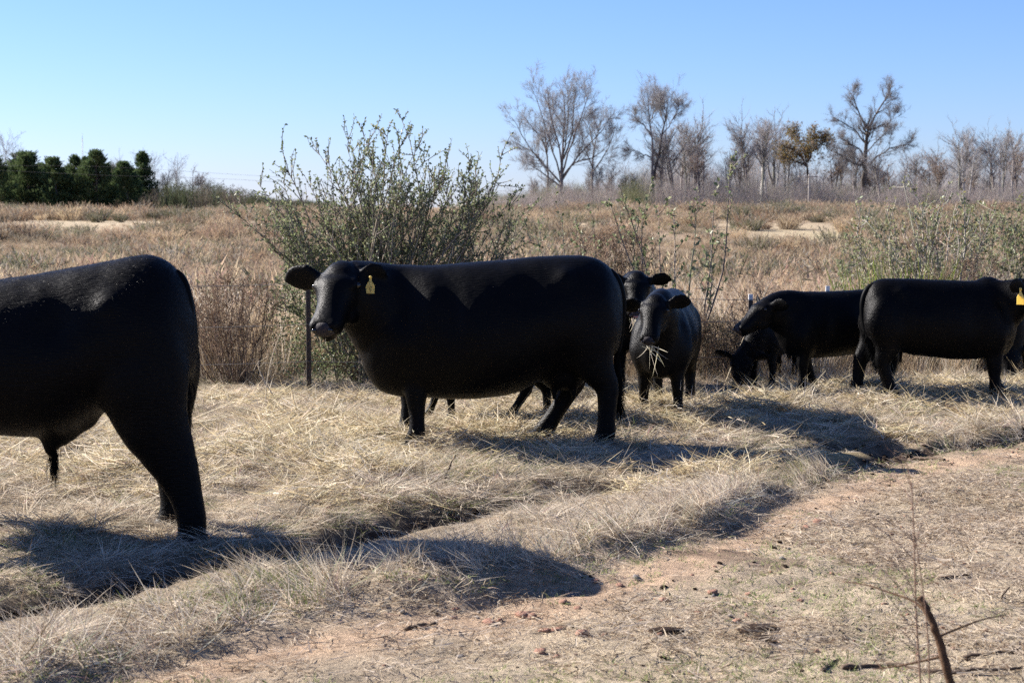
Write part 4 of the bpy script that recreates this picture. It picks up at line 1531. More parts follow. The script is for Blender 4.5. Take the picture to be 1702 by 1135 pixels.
# thin leafy saplings right of the cow
BL = base_loc(1140, 17.0)
tp = tips_from_px([(1215, 262), (1195, 300), (1160, 330), (1080, 320), (1095, 345), (1120, 350), (1030, 310), (1010, 330), (1180, 380), (1060, 380)], 17.0, BL, 5, .6)
shrub('leafy_sapling', 'thin leafy sapling with one curved shoot standing right of the big cow', 'sapling', BL, tp, 12, r0=.013, branch=9, blen=.3, nleaf=9, leaf=(.046, .028),
      cols=(G1, G2, G3), bow=.14, base_r=.15, t0=.3)
BL = base_loc(940, 17.4)
tp = tips_from_px([(925, 330), (905, 350), (955, 365), (985, 355), (970, 400), (890, 390), (1000, 395)], 17.4, BL, 6, .6)
shrub('leafy_sapling', 'sparse leafy sapling just above the back of the big cow', 'sapling', BL, tp, 13, r0=.010, branch=8, blen=.28, nleaf=6, leaf=(.040, .024), cols=(G1, G2, G3), base_r=.2, t0=.35)
# pale stemmed bush on the right
BL = base_loc(1545, 19.5)
tp = tips_from_px([(1500, 300), (1490, 330), (1520, 318), (1545, 322), (1470, 345), (1575, 320), (1590, 345), (1610, 360), (1455, 385), (1440, 410), (1630, 385), (1560, 350),
                   (1530, 345), (1600, 320), (1640, 400), (1480, 380), (1420, 400), (1570, 380), (1655, 350)], 19.5, BL, 7, .9)
shrub('pale_stemmed_bush', 'sparse bush of pale bare stems with few leaves behind the yearling', 'bush', BL, tp + [pix(1420 + 230 * rg.random(), 330 + 110 * rg.random(), 19.5 + rg.normal() * .5) - BL for _ in range(22)], 14, r0=.015, branch=14, blen=.38, nleaf=6, leaf=(.042, .026),
      cols=(G2, G3, (0.24, 0.22, 0.10)), bow=.16, base_r=.4, tcol=(.34, .30, .25), t0=.2)
BL = base_loc(1672, 21.0)
rg = np.random.default_rng(6)
tp = [pix(1590 + 130 * rg.random(), 335 + 90 * rg.random(), 21 + rg.normal() * .5) - BL for _ in range(34)]
shrub('leafy_bush', 'dense low green bush at the right edge beyond the pale stems', 'bush', BL, tp, 15, r0=.012, branch=10, blen=.38, nleaf=8, leaf=(.044, .028), cols=(G2, G3, G1, (.20, .19, .09)), base_r=.6)
BL = base_loc(1405, 18.6)
tp = tips_from_px([(1410, 395), (1425, 420), (1390, 430), (1445, 440), (1400, 450)], 18.6, BL, 8, .4)
shrub('leafy_sapling', 'small leafy sapling left of the bright green broom', 'sapling', BL, tp, 16, r0=.009, branch=8, blen=.24, nleaf=8, leaf=(.040, .026), cols=(G2, G3), base_r=.12)

# feathery dead weeds along the fence
BRN1, BRN2, BRN3 = (0.30, 0.215, 0.15), (0.38, 0.28, 0.20), (0.21, 0.145, 0.10)


def weed_bush(label, px, Y, wid_px, top_px, n, seed, name='dead_weed_bush', cols=(BRN1, BRN2, BRN3), fl=(.026, .007), nleaf=12, branch=14, blen=.26, r0=.006):
    BL = base_loc(px, Y)
    rg = np.random.default_rng(seed)
    tp = []
    for _ in range(n):
        u = rg.normal() * .45
        q = pix(px + wid_px * .5 * np.clip(u * 1.4, -1, 1), top_px + (abs(u) * .9 + rg.random() * .5) * (0.45 * (t1(0, Y) + 1.6) / Y * FPX * .3), Y + rg.normal() * wid_px / FPX * Y * .22)
        tp.append(q - BL)
    return shrub(name, label, 'weed', BL, tp, seed, r0=r0, branch=branch, blen=blen, nleaf=nleaf, leaf=fl, cols=cols, leaf_mat=M_weed, tcol=(.20, .15, .11),
                 bow=.2, base_r=wid_px / FPX * Y * .16, upb=.25, foliage='seed_fluff', leaf_from=.05, tip_leaf=16)


weed_bush('bushy brown dead weed filling the gap left of the big cow', 392, 15.9, 165, 448, 46, 21)
weed_bush('brown dead weed close behind the rump of the bull calf', 345, 16.2, 110, 490, 24, 22)
weed_bush('fluffy brown dead weed above the rump of the big cow', 1030, 17.6, 120, 372, 46, 23, fl=(.030, .008))
weed_bush('low dead weed behind the two hay chewing calves', 1150, 16.6, 90, 505, 22, 24)
weed_bush('grey dead weed clump left of the woolly grazing calf', 1195, 16.6, 80, 520, 22, 25, cols=(BRN1, (.28, .25, .19), (.2, .19, .12)))
weed_bush('dead weed standing behind the white topped fence post', 1265, 17.2, 100, 470, 24, 26)
weed_bush('brown dead weed on the right among the pale stems', 1600, 18.4, 130, 420, 30, 27)

# bright green broom
BL = base_loc(1487, 18.0)
rg = np.random.default_rng(31)
n = 320
a, r = rg.random(n) * 6.283, .3 * np.sqrt(rg.random(n))
B = np.stack([r * np.cos(a) * 1.3, r * np.sin(a), np.zeros(n)], 1)
root = thing('green_broom', 'bright green broom clump showing over the back of the yearling', 'plant', BL)
g = Geo()
blades(g, B, np.stack([np.cos(a) * .3, np.sin(a) * .3, np.ones(n)], 1) + rg.normal(size=(n, 3)) * .13, 1.32 * (.55 + .45 * rg.random(n)), .012,
       rg.normal(size=(n, 3)) * .08, 3, 0, jitter_col(rg, n, (.17, .22, .04), .25, .06), rg)
g.build('foliage', M_weed, root)

# tall bleached stalks near the fence
rg = np.random.default_rng(41)
for k, (px, py, tx, ty, lab) in enumerate([(440, 690, 470, 545, 'bleached bent stalk standing left of the dark fence post'), (462, 668, 430, 600, 'bleached stalk leaning left in the grass before the brown weed'),
                                           (1205, 640, 1290, 452, 'long bleached stalk leaning right beside the white topped post'), (350, 640, 398, 468, 'pale leaning stalk above the brown dead weed')]):
    Y = ground_at(px, py)[1]
    b = np.array([(px - 851) / FPX * Y, Y, 0])
    b[2] = t1(b[0], Y) - .02
    q = pix(tx, ty, Y + .1)
    root = thing('dry_stalk', lab, 'stalk', b, 0, 'bleached stalks along the fence')
    g = Geo()
    P = curve_pts(np.zeros((1, 3)), (q - b)[None], rg.normal(size=(1, 3)) * .04, 10)
    tubes(g, P, np.linspace(.005, .0022, 10)[None], 5, 0, np.array([[.52, .44, .32]]))
    g.build('stem', M_twig, root)
    g = Geo()
    tt = np.array([[.45, .6, .7, .8, .9, .95]])
    Q, Dq = sample_on(P, tt)
    d = nrm(Dq[0] + rg.normal(size=(6, 3)) * .6)
    P2 = curve_pts(Q[0], Q[0] + d * .10, rg.normal(size=(6, 3)) * .01, 4)
    tubes(g, P2, np.full((6, 4), .0016), 3, 0, np.tile([[.5, .42, .3]], (6, 1)))
    g.build('twig', M_twig, root)['kind'] = 'stuff'

# ------------------------------------------------------------------ fence
posts = [(512, 14.95, 1.02), (1248, 15.9, .86), (1376, 16.6, .87), (-60, 14.6, 1.05), (1830, 18.6, 1.0)]
plabels = ['dark rusty steel post before the leafy bush, left of the muzzle of the big cow', 'white topped steel post standing behind the calf that faces left',
           'short white tipped post showing just above the back of the yearling', 'steel post outside the left edge', 'steel post outside the right edge']
PW = []
for (px, Y, h), lab in zip(posts, plabels):
    x = (px - 851) / FPX * Y
    z = t1(x, Y)
    PW.append((x, Y, z))
    if px < 0 or px > 1702:
        continue
    root = thing('fence_post', lab, 'fence post', (x, Y, z), 0.3, 'steel posts of the wire fence')
    g = Geo()
    w, t_ = .021, .004
    prof = [(-w, -t_), (w, -t_), (w, t_), (t_, t_ + .001), (t_, .03), (-t_, .03), (-t_, t_ + .001), (-w, t_)]
    for z0, z1, nm, mt in ((-.2, h - .055, 'shaft', M_steel), (h - .055, h, 'painted_tip', M_white if px > 1000 else M_steel)):
        V = [(a, b, z0) for a, b in prof] + [(a, b, z1) for a, b in prof]
        g = Geo()
        n8 = len(prof)
        g.add(np.array(V), np.array([list(range(n8))[::-1], [n8 + i for i in range(n8)]]))
        g.F.append(np.array([[i, (i + 1) % n8, n8 + (i + 1) % n8, n8 + i] for i in range(n8)]))
        g.M.append(np.zeros(n8, int))
        if nm == 'shaft':
            for s in np.arange(.05, h - .14, .055):      # studs
                g.add(np.array([(-.006, -t_ - .006, s), (.006, -t_ - .006, s), (.006, -t_ + .001, s), (-.006, -t_ + .001, s),
                                (-.006, -t_ - .006, s + .012), (.006, -t_ - .006, s + .012), (.006, -t_ + .001, s + .012), (-.006, -t_ + .001, s + .012)]),
                      np.array([[0, 1, 5, 4], [1, 2, 6, 5], [2, 3, 7, 6], [3, 0, 4, 7], [4, 5, 6, 7], [3, 2, 1, 0]]))
        g.build(nm, mt, root, smooth=False)
order = [3, 0, 1, 2, 4]
rg = np.random.default_rng(51)
for hh, lab in ((.30, 'lowest strand of the barbed wire fence'), (.62, 'middle strand of the barbed wire fence'), (.97, 'top strand of the barbed wire fence')):
    pts = []
    for a, b in zip(order[:-1], order[1:]):
        A_, B_ = np.array(PW[a]), np.array(PW[b])
        for t in np.linspace(0, 1, 14)[:-1]:
            q = A_ * (1 - t) + B_ * t
            ha = min(hh, posts[a][2] - .05) * (1 - t) + min(hh, posts[b][2] - .05) * t
            q[2] += ha - .03 * 4 * t * (1 - t)
            q[1] -= .012
            pts.append(q)
    root = thing('fence_wire', lab, 'wire', pts[0], 0, 'strands of the wire fence')
    pts = np.array(pts) - np.array(pts[0])
    g = Geo()
    tubes(g, pts[None], np.full((1, len(pts)), .0026), 4)
    g.build('wire_strand', M_wire, root)
    # barbs
    fine = catmull(pts, 6)
    sel = fine[::3]
    d = nrm(rg.normal(size=(len(sel), 3)) * [.2, 1, 1])
    g = Geo()
    tubes(g, np.stack([sel - d * .012, sel, sel + d * .012], 1), np.full((len(sel), 3), .0013), 3)
    o = g.build('barb', M_wire, root)
    o['kind'] = 'stuff'

# ------------------------------------------------------------------ trees beyond the field


def rot_from(d, ang, az):
    d = d / np.linalg.norm(d)
    ref = np.array([0, 0, 1.0]) if abs(d[2]) < .9 else np.array([1.0, 0, 0])
    u = np.cross(d, ref)
    u /= np.linalg.norm(u)
    v = np.cross(d, u)
    return d * math.cos(ang) + (u * math.cos(az) + v * math.sin(az)) * math.sin(ang)


def branch_line(rg, p, d, L_, K, wander, up):
    pts = [np.array(p, float)]
    d = np.array(d, float)
    for _ in range(K - 1):
        d = d + rg.normal(size=3) * wander + np.array([0, 0, up])
        d /= np.linalg.norm(d)
        pts.append(pts[-1] + d * L_ / (K - 1))
    return np.array(pts)


def grow_from(rg, limbs, spec, store):
    """limbs: list of (pts, radii). spec: list of per level dicts"""
    cur = limbs
    for lv, sp in enumerate(spec):
        nxt = []
        for li, (P, R) in enumerate(cur):
            t_lo = sp.get('trunk_t0', sp.get('t0', .3)) if (lv == 0 and li == 0) else sp.get('t0', .3)
            Ltot = np.linalg.norm(np.diff(P, axis=0), axis=1).sum()
            nch = max(1, int(sp['n'] * (0.7 + 0.6 * rg.random())))
            for _ in range(nch):
                t = t_lo + (1 - t_lo) * rg.random()
                f = t * (len(P) - 1)
                i = min(int(f), len(P) - 2)
                u = f - i
                q = P[i] * (1 - u) + P[i + 1] * u
                r = (R[i] * (1 - u) + R[i + 1] * u) * sp.get('rr', .55)
                d = rot_from(P[i + 1] - P[i], sp['ang'] * (.6 + .7 * rg.random()), rg.random() * 6.283)
                L_ = max(sp['L'] * Ltot * (1.0 + .5 * sp.get('tap', .6) * (.3 - t) * 2), sp.get('Lmin', .3)) * (.6 + .6 * rg.random())
                K = sp.get('K', 5)
                pl = branch_line(rg, q, d, L_, K, sp.get('wander', .15), sp.get('up', .06))
                nxt.append((pl, np.linspace(max(r, sp.get('rmin', .01)), max(r * .25, sp.get('rmin', .01) * .5), K)))
        store.append(nxt)
        cur = nxt
    return store


def tubes_list(g, lst, m, col, rg):
    by = {}
    for P, R in lst:
        by.setdefault(len(P), []).append((P, R))
    for k, v in by.items():
        tubes(g, np.array([a for a, _ in v]), np.array([b for _, b in v]), m, 0, jitter_col(rg, len(v), col, .15, .03))


BARK = (.155, .13, .115)
TWIG = (.31, .30, .30)


def finish_tree(name, label, loc, limbs, spec, seed, group=None, twig_w=.030, twig_L=.9, twigs=14, bark=BARK, twigc=TWIG, leaf=None, rz=0.0, cat='tree'):
    rg = np.random.default_rng(seed)
    root = thing(name, label, cat, loc, rz, group)
    store = grow_from(rg, limbs, spec, [])
    g = Geo()
    tubes_list(g, limbs, 7, bark, rg)
    g.build('trunk', M_twig, root)
    g = Geo()
    for lv, lst in enumerate(store):
        tubes_list(g, lst, 4 if lv == 0 else 3, bark if lv == 0 else twigc, rg)
    last = store[-1]
    # twig spray on the last level
    Pn = np.array([p for p, _ in last])
    n = len(Pn)
    t = .1 + .9 * rg.random((n, twigs))
    Q, Dq = sample_on(Pn, t)
    d = nrm(Dq + rg.normal(size=Dq.shape) * .55 + [0, 0, .12]).reshape(-1, 3)
    Q = Q.reshape(-1, 3)
    m = len(Q)
    blades(g, Q, d, twig_L * (.4 + .8 * rg.random(m)), twig_w, rg.normal(size=(m, 3)) * .15, 1, 0, jitter_col(rg, m, twigc, .2, .04), rg)
    g.build('crown', M_weed, root)
    if leaf:
        gl = Geo()
        k, size, cols, pr = leaf
        t = rg.random((n, k))
        Q, Dq = sample_on(Pn, t)
        Q = Q.reshape(-1, 3) + rg.normal(size=(n * k, 3)) * .35
        m = len(Q)
        keep = rg.random(m) < pr
        Q = Q[keep]
        m = len(Q)
        cc = jitter_col(rg, m, [1, 1, 1], .22, .05) * np.asarray(cols)[rg.integers(0, len(cols), m)]
        leaves(gl, Q, rdir(rg, m), rdir(rg, m), size * (.5 + .9 * rg.random(m)), size * .7, 0, cc)
        gl.build('leaf_mass', M_pine, root)['kind'] = 'stuff'
    return root


def px_limb(pts, Y, loc, r0, r1, seed, dy=1.5, K=9):
    rg = np.random.default_rng(seed)
    P = []
    yo = rg.normal() * dy
    m = len(pts)
    for i, (px, py) in enumerate(pts):
        P.append(pix(px, py, Y + yo * i / max(1, m - 1)) - loc)
    P = catmull(np.array(P), 4)
    idx = np.linspace(0, len(P) - 1, K).round().astype(int)
    P = P[idx]
    P[1:-1] += rg.normal(size=(K - 2, 3)) * .08
    return P, np.linspace(r0, r1, K)


def tree_loc(px, Y):
    x = (px - 851) / FPX * Y
    return np.array([x, Y, t1(x, Y) - .2])


SPEC = [dict(n=17, trunk_t0=.66, ang=.75, L=.42, t0=.25, K=6, wander=.14, up=.09, rr=.45, Lmin=1.5), dict(n=10, ang=.7, L=.42, t0=.15, K=4, wander=.16, up=.07, rr=.5, rmin=.018, Lmin=.8)]
Yt = 270.0
# the lone oak on the right
L0 = tree_loc(1435, Yt)
ok = [[(1435, 338), (1436, 300), (1437, 272), (1441, 232), (1444, 216)], [(1444, 216), (1458, 190), (1472, 165), (1480, 147)], [(1444, 218), (1432, 195), (1422, 172), (1418, 150)],
      [(1437, 278), (1458, 262), (1480, 247), (1512, 240)], [(1436, 276), (1420, 272), (1400, 260), (1388, 250)], [(1438, 262), (1428, 248), (1410, 238), (1392, 226)],
      [(1440, 240), (1425, 222), (1408, 208), (1385, 196)], [(1442, 228), (1460, 210), (1478, 205), (1496, 172)], [(1438, 256), (1452, 240), (1468, 225), (1480, 212)], [(1436, 275), (1424, 262), (1412, 262), (1402, 275)]]
rr = [(.46, .20), (.19, .05), (.16, .04), (.18, .04), (.15, .04), (.15, .04), (.15, .04), (.10, .03), (.10, .03), (.10, .03)]
finish_tree('bare_oak', 'tall dark bare oak with spreading limbs standing alone right of centre', L0, [px_limb(p_, Yt, L0, a, b, 60 + i, 2.5) for i, (p_, (a, b)) in enumerate(zip(ok, rr))],
            SPEC, 61, twigs=14, twig_L=.9, twig_w=.019, bark=(.10, .082, .072), twigc=(.22, .205, .20))
# big fan shaped tree
L0 = tree_loc(932, Yt)
fan = [[(932, 338), (932, 310), (933, 285), (936, 240), (938, 190), (935, 150)], [(932, 300), (925, 270), (912, 230), (898, 185), (885, 150)], [(934, 290), (945, 255), (958, 215), (972, 175), (980, 155)],
       [(934, 300), (950, 275), (975, 245), (1000, 215), (1018, 190)], [(932, 305), (915, 285), (890, 260), (868, 225), (850, 195)], [(934, 280), (928, 240), (915, 190), (910, 145)],
       [(936, 265), (950, 220), (955, 170), (958, 140)], [(934, 295), (955, 270), (985, 262), (1012, 240)], [(932, 310), (918, 300), (896, 285), (872, 270)], [(934, 275), (940, 230), (945, 185), (943, 140)]]
finish_tree('bare_tree', 'largest bare tree with a wide fan shaped crown left of centre', L0, [px_limb(p_, Yt, L0, .34 if i == 0 else .16, .035, 70 + i, 4) for i, p_ in enumerate(fan)],
            SPEC, 71, twigs=14, twig_L=.9, twig_w=.019)
L0 = tree_loc(908, Yt + 6)
lim = [[(910, 338), (911, 300), (910, 260), (906, 220)], [(910, 262), (900, 235), (880, 205), (862, 185)], [(908, 245), (915, 215), (920, 190), (918, 165)], [(911, 285), (895, 260), (870, 245), (852, 235)]]
finish_tree('bare_tree', 'slender bare tree just left of the trunk of the fan shaped tree', L0, [px_limb(p_, Yt + 6, L0, .25 if i == 0 else .12, .035, 80 + i, 3) for i, p_ in enumerate(lim)], SPEC, 81, twigs=14, twig_L=.9, twig_w=.019)
L0 = tree_loc(985, Yt + 4)
lim = [[(985, 338), (984, 305), (985, 265), (990, 230), (1000, 200)], [(985, 280), (975, 255), (968, 235), (965, 215)], [(986, 285), (1000, 265), (1012, 245), (1022, 215)], [(988, 245), (980, 220), (985, 195)]]
finish_tree('bare_tree', 'medium bare tree right of the fan shaped tree', L0, [px_limb(p_, Yt + 4, L0, .25 if i == 0 else .12, .035, 90 + i, 3) for i, p_ in enumerate(lim)], SPEC, 91, twigs=14, twig_L=.9, twig_w=.019)
L0 = tree_loc(1085, Yt - 4)
lim = [[(1085, 338), (1085, 300), (1084, 265), (1082, 230), (1080, 195), (1078, 165)], [(1087, 300), (1094, 265), (1100, 225), (1108, 190), (1112, 160)], [(1082, 225), (1070, 210), (1058, 200), (1050, 185)],
       [(1100, 225), (1115, 205), (1126, 185), (1130, 170)], [(1085, 262), (1070, 258), (1055, 250), (1045, 255)], [(1081, 200), (1090, 180), (1095, 160)], [(1104, 210), (1098, 185), (1094, 165)]]
finish_tree('bare_tree', 'bare tree with two upright forked trunks and a rounded crown', L0, [px_limb(p_, Yt - 4, L0, .25 if i < 2 else .10, .035, 100 + i, 3) for i, p_ in enumerate(lim)], SPEC, 101, twigs=14, twig_L=.9, twig_w=.019)
# ochre leafed tree
L0 = tree_loc(1343, Yt + 8)
lim = [[(1343, 338), (1343, 300), (1342, 280), (1338, 255)], [(1341, 275), (1330, 258), (1312, 245), (1298, 240)], [(1342, 270), (1352, 250), (1366, 238), (1380, 232)], [(1340, 262), (1335, 245), (1328, 232), (1320, 225)],
       [(1341, 262), (1350, 240), (1352, 226)], [(1342, 278), (1330, 270), (1310, 262), (1300, 260)]]
finish_tree('ochre_tree', 'umbrella shaped tree still holding ochre leaves left of the lone oak', L0, [px_limb(p_, Yt + 8, L0, .32 if i == 0 else .15, .05, 110 + i, 3) for i, p_ in enumerate(lim)],
            SPEC, 111, twigs=5, bark=(.09, .07, .06), leaf=(7, .34, ((.30, .21, .065), (.24, .195, .07), (.34, .22, .085)), .5))

# wood of thinner bare trees: six kinds, many copies
protos = []
PALE = (.40, .37, .34)
kinds = [(12.5, PALE, (.34, .325, .325)), (10.0, (.19, .165, .14), (.31, .285, .275)), (14.0, PALE, (.35, .335, .335)), (9.0, (.17, .14, .12), (.33, .275, .245)),
         (11.5, (.27, .24, .21), (.33, .32, .32)), (8.0, (.22, .19, .17), (.31, .29, .28))]
rg = np.random.default_rng(120)
spots = []
PROF = ([800, 860, 950, 1045, 1075, 1110, 1150, 1175, 1210, 1245, 1285, 1310, 1400, 1440, 1500, 1545, 1590, 1640, 1665, 1702, 1780],
        [318, 300, 292, 268, 240, 226, 214, 250, 255, 218, 214, 255, 258, 262, 262, 268, 228, 250, 230, 248, 250])
for px in np.linspace(815, 1770, 86):
    px = px + rg.normal() * 5
    spots.append((px, float(np.interp(px, *PROF)) + 50 * rg.random() ** 1.5))
for px, top in [(1245, 216), (1262, 211), (1285, 213), (1110, 226), (1150, 216), (1592, 229), (1606, 238), (1662, 231), (1676, 238), (1130, 222)]:
    spots.append((px, top))
side = ['left of the fan shaped tree', 'left of the two trunked tree', 'left of the ochre tree', 'around the ochre tree', 'right of the lone oak']
lookup = ['pale upright tree', 'brown twiggy tree', 'pale slim tree', 'short russet tree', 'bare grey tree', 'small greyish tree']
made = {}
for i, (px, top) in enumerate(spots):
    k = int(rg.integers(0, 6))
    Y = 262 + rg.random() * 42
    loc = tree_loc(px, Y)
    want = (pix(px, top, Y) - loc)[2]
    reg = 0 if px < 905 else 1 if px < 1078 else 2 if px < 1300 else 3 if px < 1440 else 4
    lab = f'{lookup[k]} {side[reg]}'
    grp = f'{lookup[k]}s {side[reg]}'
    if k not in made:
        h, bk, tw = kinds[k]
        rgk = np.random.default_rng(200 + k)
        tr = branch_line(rgk, (0, 0, -.3), (rgk.normal() * .04, rgk.normal() * .04, 1), h, 10, .035, .05)
        limbs = [(tr, np.linspace(.10 + .012 * h, .03, 10))]
        if k in (1, 3, 5):
            t2 = branch_line(rgk, tr[3], (.25, .1, 1), h * .62, 8, .06, .05)
            limbs.append((t2, np.linspace(.12, .03, 8)))
        sp = [dict(n=24, ang=.78, L=.33, t0=.46, tap=.1, K=5, wander=.12, up=.10, rr=.4, rmin=.03, Lmin=1.0), dict(n=5, ang=.6, L=.45, t0=.2, K=4, wander=.15, up=.08, rr=.5, rmin=.018, Lmin=.6)]
        made[k] = (finish_tree('bare_tree', lab, loc, limbs, sp, 300 + k, grp, twigs=8, twig_L=.8, twig_w=.020, bark=bk, twigc=tw,
                               leaf=(3, .3, ((.30, .20, .12), (.26, .18, .11)), .2) if k == 3 else None), h)
        r, h = made[k]
        r.scale = (want / h * (.9 + .3 * rg.random()),) * 2 + (want / h,)
        r.rotation_euler = (0, 0, rg.random() * 6.28)
    else:
        r, h = made[k]
        dup(r, loc, rg.random() * 6.28, (want / h * (.85 + .4 * rg.random()),) * 2 + (want / h,), lab, grp)

# understorey thicket: nobody could count it
g = Geo()
rg = np.random.default_rng(130)
n = 26000
u = rg.random(n)
px = 800 + 1050 * u
Y = 250 + 55 * rg.random(n)
x = (px - 851) / FPX * Y
z = terrain(x, Y)
hh = np.interp(px, [800, 860, 900, 1050, 1200, 1440, 1480, 1600, 1850], [3.0, 3.4, 4.8, 5.6, 5.8, 5.4, 5.0, 4.6, 4.4]) * (.45 + .75 * fbm(x / 3.0, Y / 9.0, 44)) * (.6 + .5 * rg.random(n))
B = np.stack([x, Y, z - .1], 1)
tcol = jitter_col(rg, n, (.30, .262, .235), .28, .05)
gsel = fbm(x / 6.0, Y / 20.0, 47) > .60
tcol[gsel] = jitter_col(rg, int(gsel.sum()), (.17, .175, .09), .25, .06)
blades(g, B, rg.normal(size=(n, 3)) * [.16, .16, 0] + [0, 0, 1], hh, .032, rg.normal(size=(n, 3)) * .12, 2, 0, tcol, rg)
k = 7
t = .25 + .75 * rg.random((n, k))
Q = (B[:, None] + (hh[:, None] * t)[..., None] * np.array([0, 0, 1.0]) + rg.normal(size=(n, k, 3)) * [.25, .25, .1]).reshape(-1, 3)
blades(g, Q, rg.normal(size=(n * k, 3)) * [.7, .7, .3] + [0, 0, .9], 1.0, .024, None, 1, 0, np.repeat(tcol * 1.05, k, axis=0), rg)
n = 9000
px = 815 + 1000 * rg.random(n)
Y = 305 + 35 * rg.random(n)
x = (px - 851) / FPX * Y
z = terrain(x, Y)
tops = np.interp(px, *PROF) + 16 + 14 * fbm(px / 18.0, Y / 8.0, 71) + 46 * rg.random(n) ** 1.2
hh = np.maximum((CAM_Z - z) + (350 - tops) / FPX * Y, 1.5)
B = np.stack([x, Y, z - .1], 1)
tcol = jitter_col(rg, n, (.30, .275, .26), .25, .04)
blades(g, B, rg.normal(size=(n, 3)) * [.07, .07, 0] + [0, 0, 1], hh, .06, rg.normal(size=(n, 3)) * .06, 2, 0, tcol, rg)
k = 9
t = .40 + .60 * rg.random((n, k))
Q = (B[:, None] + (hh[:, None] * t)[..., None] * np.array([0, 0, 1.0]) + rg.normal(size=(n, k, 3)) * [.5, .5, .15]).reshape(-1, 3)
blades(g, Q, rg.normal(size=(n * k, 3)) * [.7, .7, .3] + [0, 0, .8], 1.3, .028, None, 1, 0, np.repeat(tcol * 1.05, k, axis=0), rg)
o = g.build('thicket', M_weed)
tag(o, 'grey brown leafless undergrowth forming one mass at the foot of the wood', 'thicket', kind='stuff')


# pines on the left
def pine(seed, h, spread, name, label, loc, group, col=((.06, .09, .035), (.085, .12, .05), (.12, .155, .07))):
    rg = np.random.default_rng(seed)
    root = thing(name, label, 'tree', loc, 0, group)
    g = Geo()
    tr = branch_line(rg, (0, 0, -.3), (0, 0, 1), h * .97, 8, .02, .05)
    tubes(g, tr[None], np.linspace(.17, .03, 8)[None], 6, 0, np.array([[.13, .10, .08]]))
    nb = 95
    zz = h * (.10 + .88 * rg.random(nb))
    prof = np.interp(zz / h, [0.08, .25, .5, .8, 1.0], [.75, 1.0, .78, .34, .03]) * spread * (.75 + .45 * rg.random(nb))
    az = rg.random(nb) * 6.283
    d = np.stack([np.cos(az), np.sin(az), .25 + .35 * rg.random(nb)], 1)
    b0 = np.stack([np.interp(zz, tr[:, 2], tr[:, 0]), np.interp(zz, tr[:, 2], tr[:, 1]), zz], 1)
    P = curve_pts(b0, b0 + nrm(d) * prof[:, None], np.tile([[0, 0, -.08]], (nb, 1)) * prof[:, None], 4)
    tubes(g, P, np.linspace(.035, .012, 4)[None] * np.ones((nb, 1)), 3, 0, np.tile([[.12, .09, .07]], (nb, 1)))
    g.build('trunk', M_twig, root)
    gl = Geo()
    k = 64
    t = .3 + .7 * rg.random((nb, k)) ** .7
    Q, Dq = sample_on(P, t)
    Q = Q.reshape(-1, 3) + rg.normal(size=(nb * k, 3)) * [.22, .22, .18]
    m = len(Q)
    cc = jitter_col(rg, m, [1, 1, 1], .25, .06) * np.asarray(col)[rg.integers(0, len(col), m)]
    leaves(gl, Q, nrm(Dq.reshape(-1, 3) + rdir(rg, m) * .7 + [0, 0, .45]), rdir(rg, m), .42 * (.6 + .7 * rg.random(m)), .15, 0, cc)
    gl.build('crown', M_pine, root)['kind'] = 'stuff'
    return root, h


pp = []
rg = np.random.default_rng(140)
pspots = [(-25, 272), (2, 280), (22, 276), (42, 266), (62, 270), (82, 282), (99, 262), (117, 282), (136, 274), (156, 264), (176, 284), (196, 282), (212, 276), (230, 278), (-40, 262), (-12, 255), (12, 268), (30, 258), (52, 272), (72, 278), (90, 268), (108, 275), (126, 265), (146, 272), (166, 268), (186, 276), (205, 270), (222, 266), (238, 284), (64, 290), (100, 292), (140, 290), (180, 292), (215, 290), (330, 318), (282, 318), (310, 322)]
Ypine = 330.0
for i, (px, top) in enumerate(pspots):
    Y = Ypine + 22 * (rg.random() - .5) + (10 if i % 3 else -14)
    loc = tree_loc(px, Y)
    top = top + rg.normal() * 10
    want = (pix(px, top, Y) - loc)[2]
    kk = i % 3
    where = 'at the far left edge' if px < 40 else 'in the right end of the pines' if px > 190 else 'in the middle of the pine wood'
    if px > 250:
        where = 'right of the pine wood'
    size = 'dense dark pine' if kk == 0 else 'feathery green pine' if kk == 1 else 'narrow pointed pine'
    lab = f'{size} {where}'
    if len(pp) < 3:
        pp.append(pine(400 + i, 8.0, (2.6, 2.2, 1.7)[kk], 'pine_tree', lab, loc, size + 's on the left ' + where))
        r, h = pp[-1]
        r.scale = (want / h,) * 3
    else:
        r, h = pp[kk]
        dup(r, loc, rg.random() * 6.28, (want / h * (.75 + .7 * rg.random()),) * 2 + (want / h,), lab, size + 's on the left ' + where)
# bare trees among the pines
for i, (px, top, k) in enumerate([(2, 230, 2), (-14, 235, 0), (40, 258, 4), (205, 275, 5), (192, 282, 3), (250, 258, 2), (262, 275, 0), (290, 265, 2), (300, 290, 4), (322, 288, 3), (340, 300, 1), (352, 308, 5), (372, 318, 1), (240, 290, 1), (275, 292, 5), (395, 322, 5), (470, 318, 1), (505, 320, 4)]):
    Y = Ypine + 10 * rg.random()
    loc = tree_loc(px, Y)
    want = (pix(px, top, Y) - loc)[2]
    r, h = made[k] if k in made else list(made.values())[0]
    where = 'at the far left edge beside the pines' if px < 60 else 'in front of the pines' if px < 240 else 'right of the pine wood'
    dup(r, loc, rg.random() * 6.28, (want / h,) * 3, f'{lookup[k]} {where}', f'{lookup[k]}s {where}')
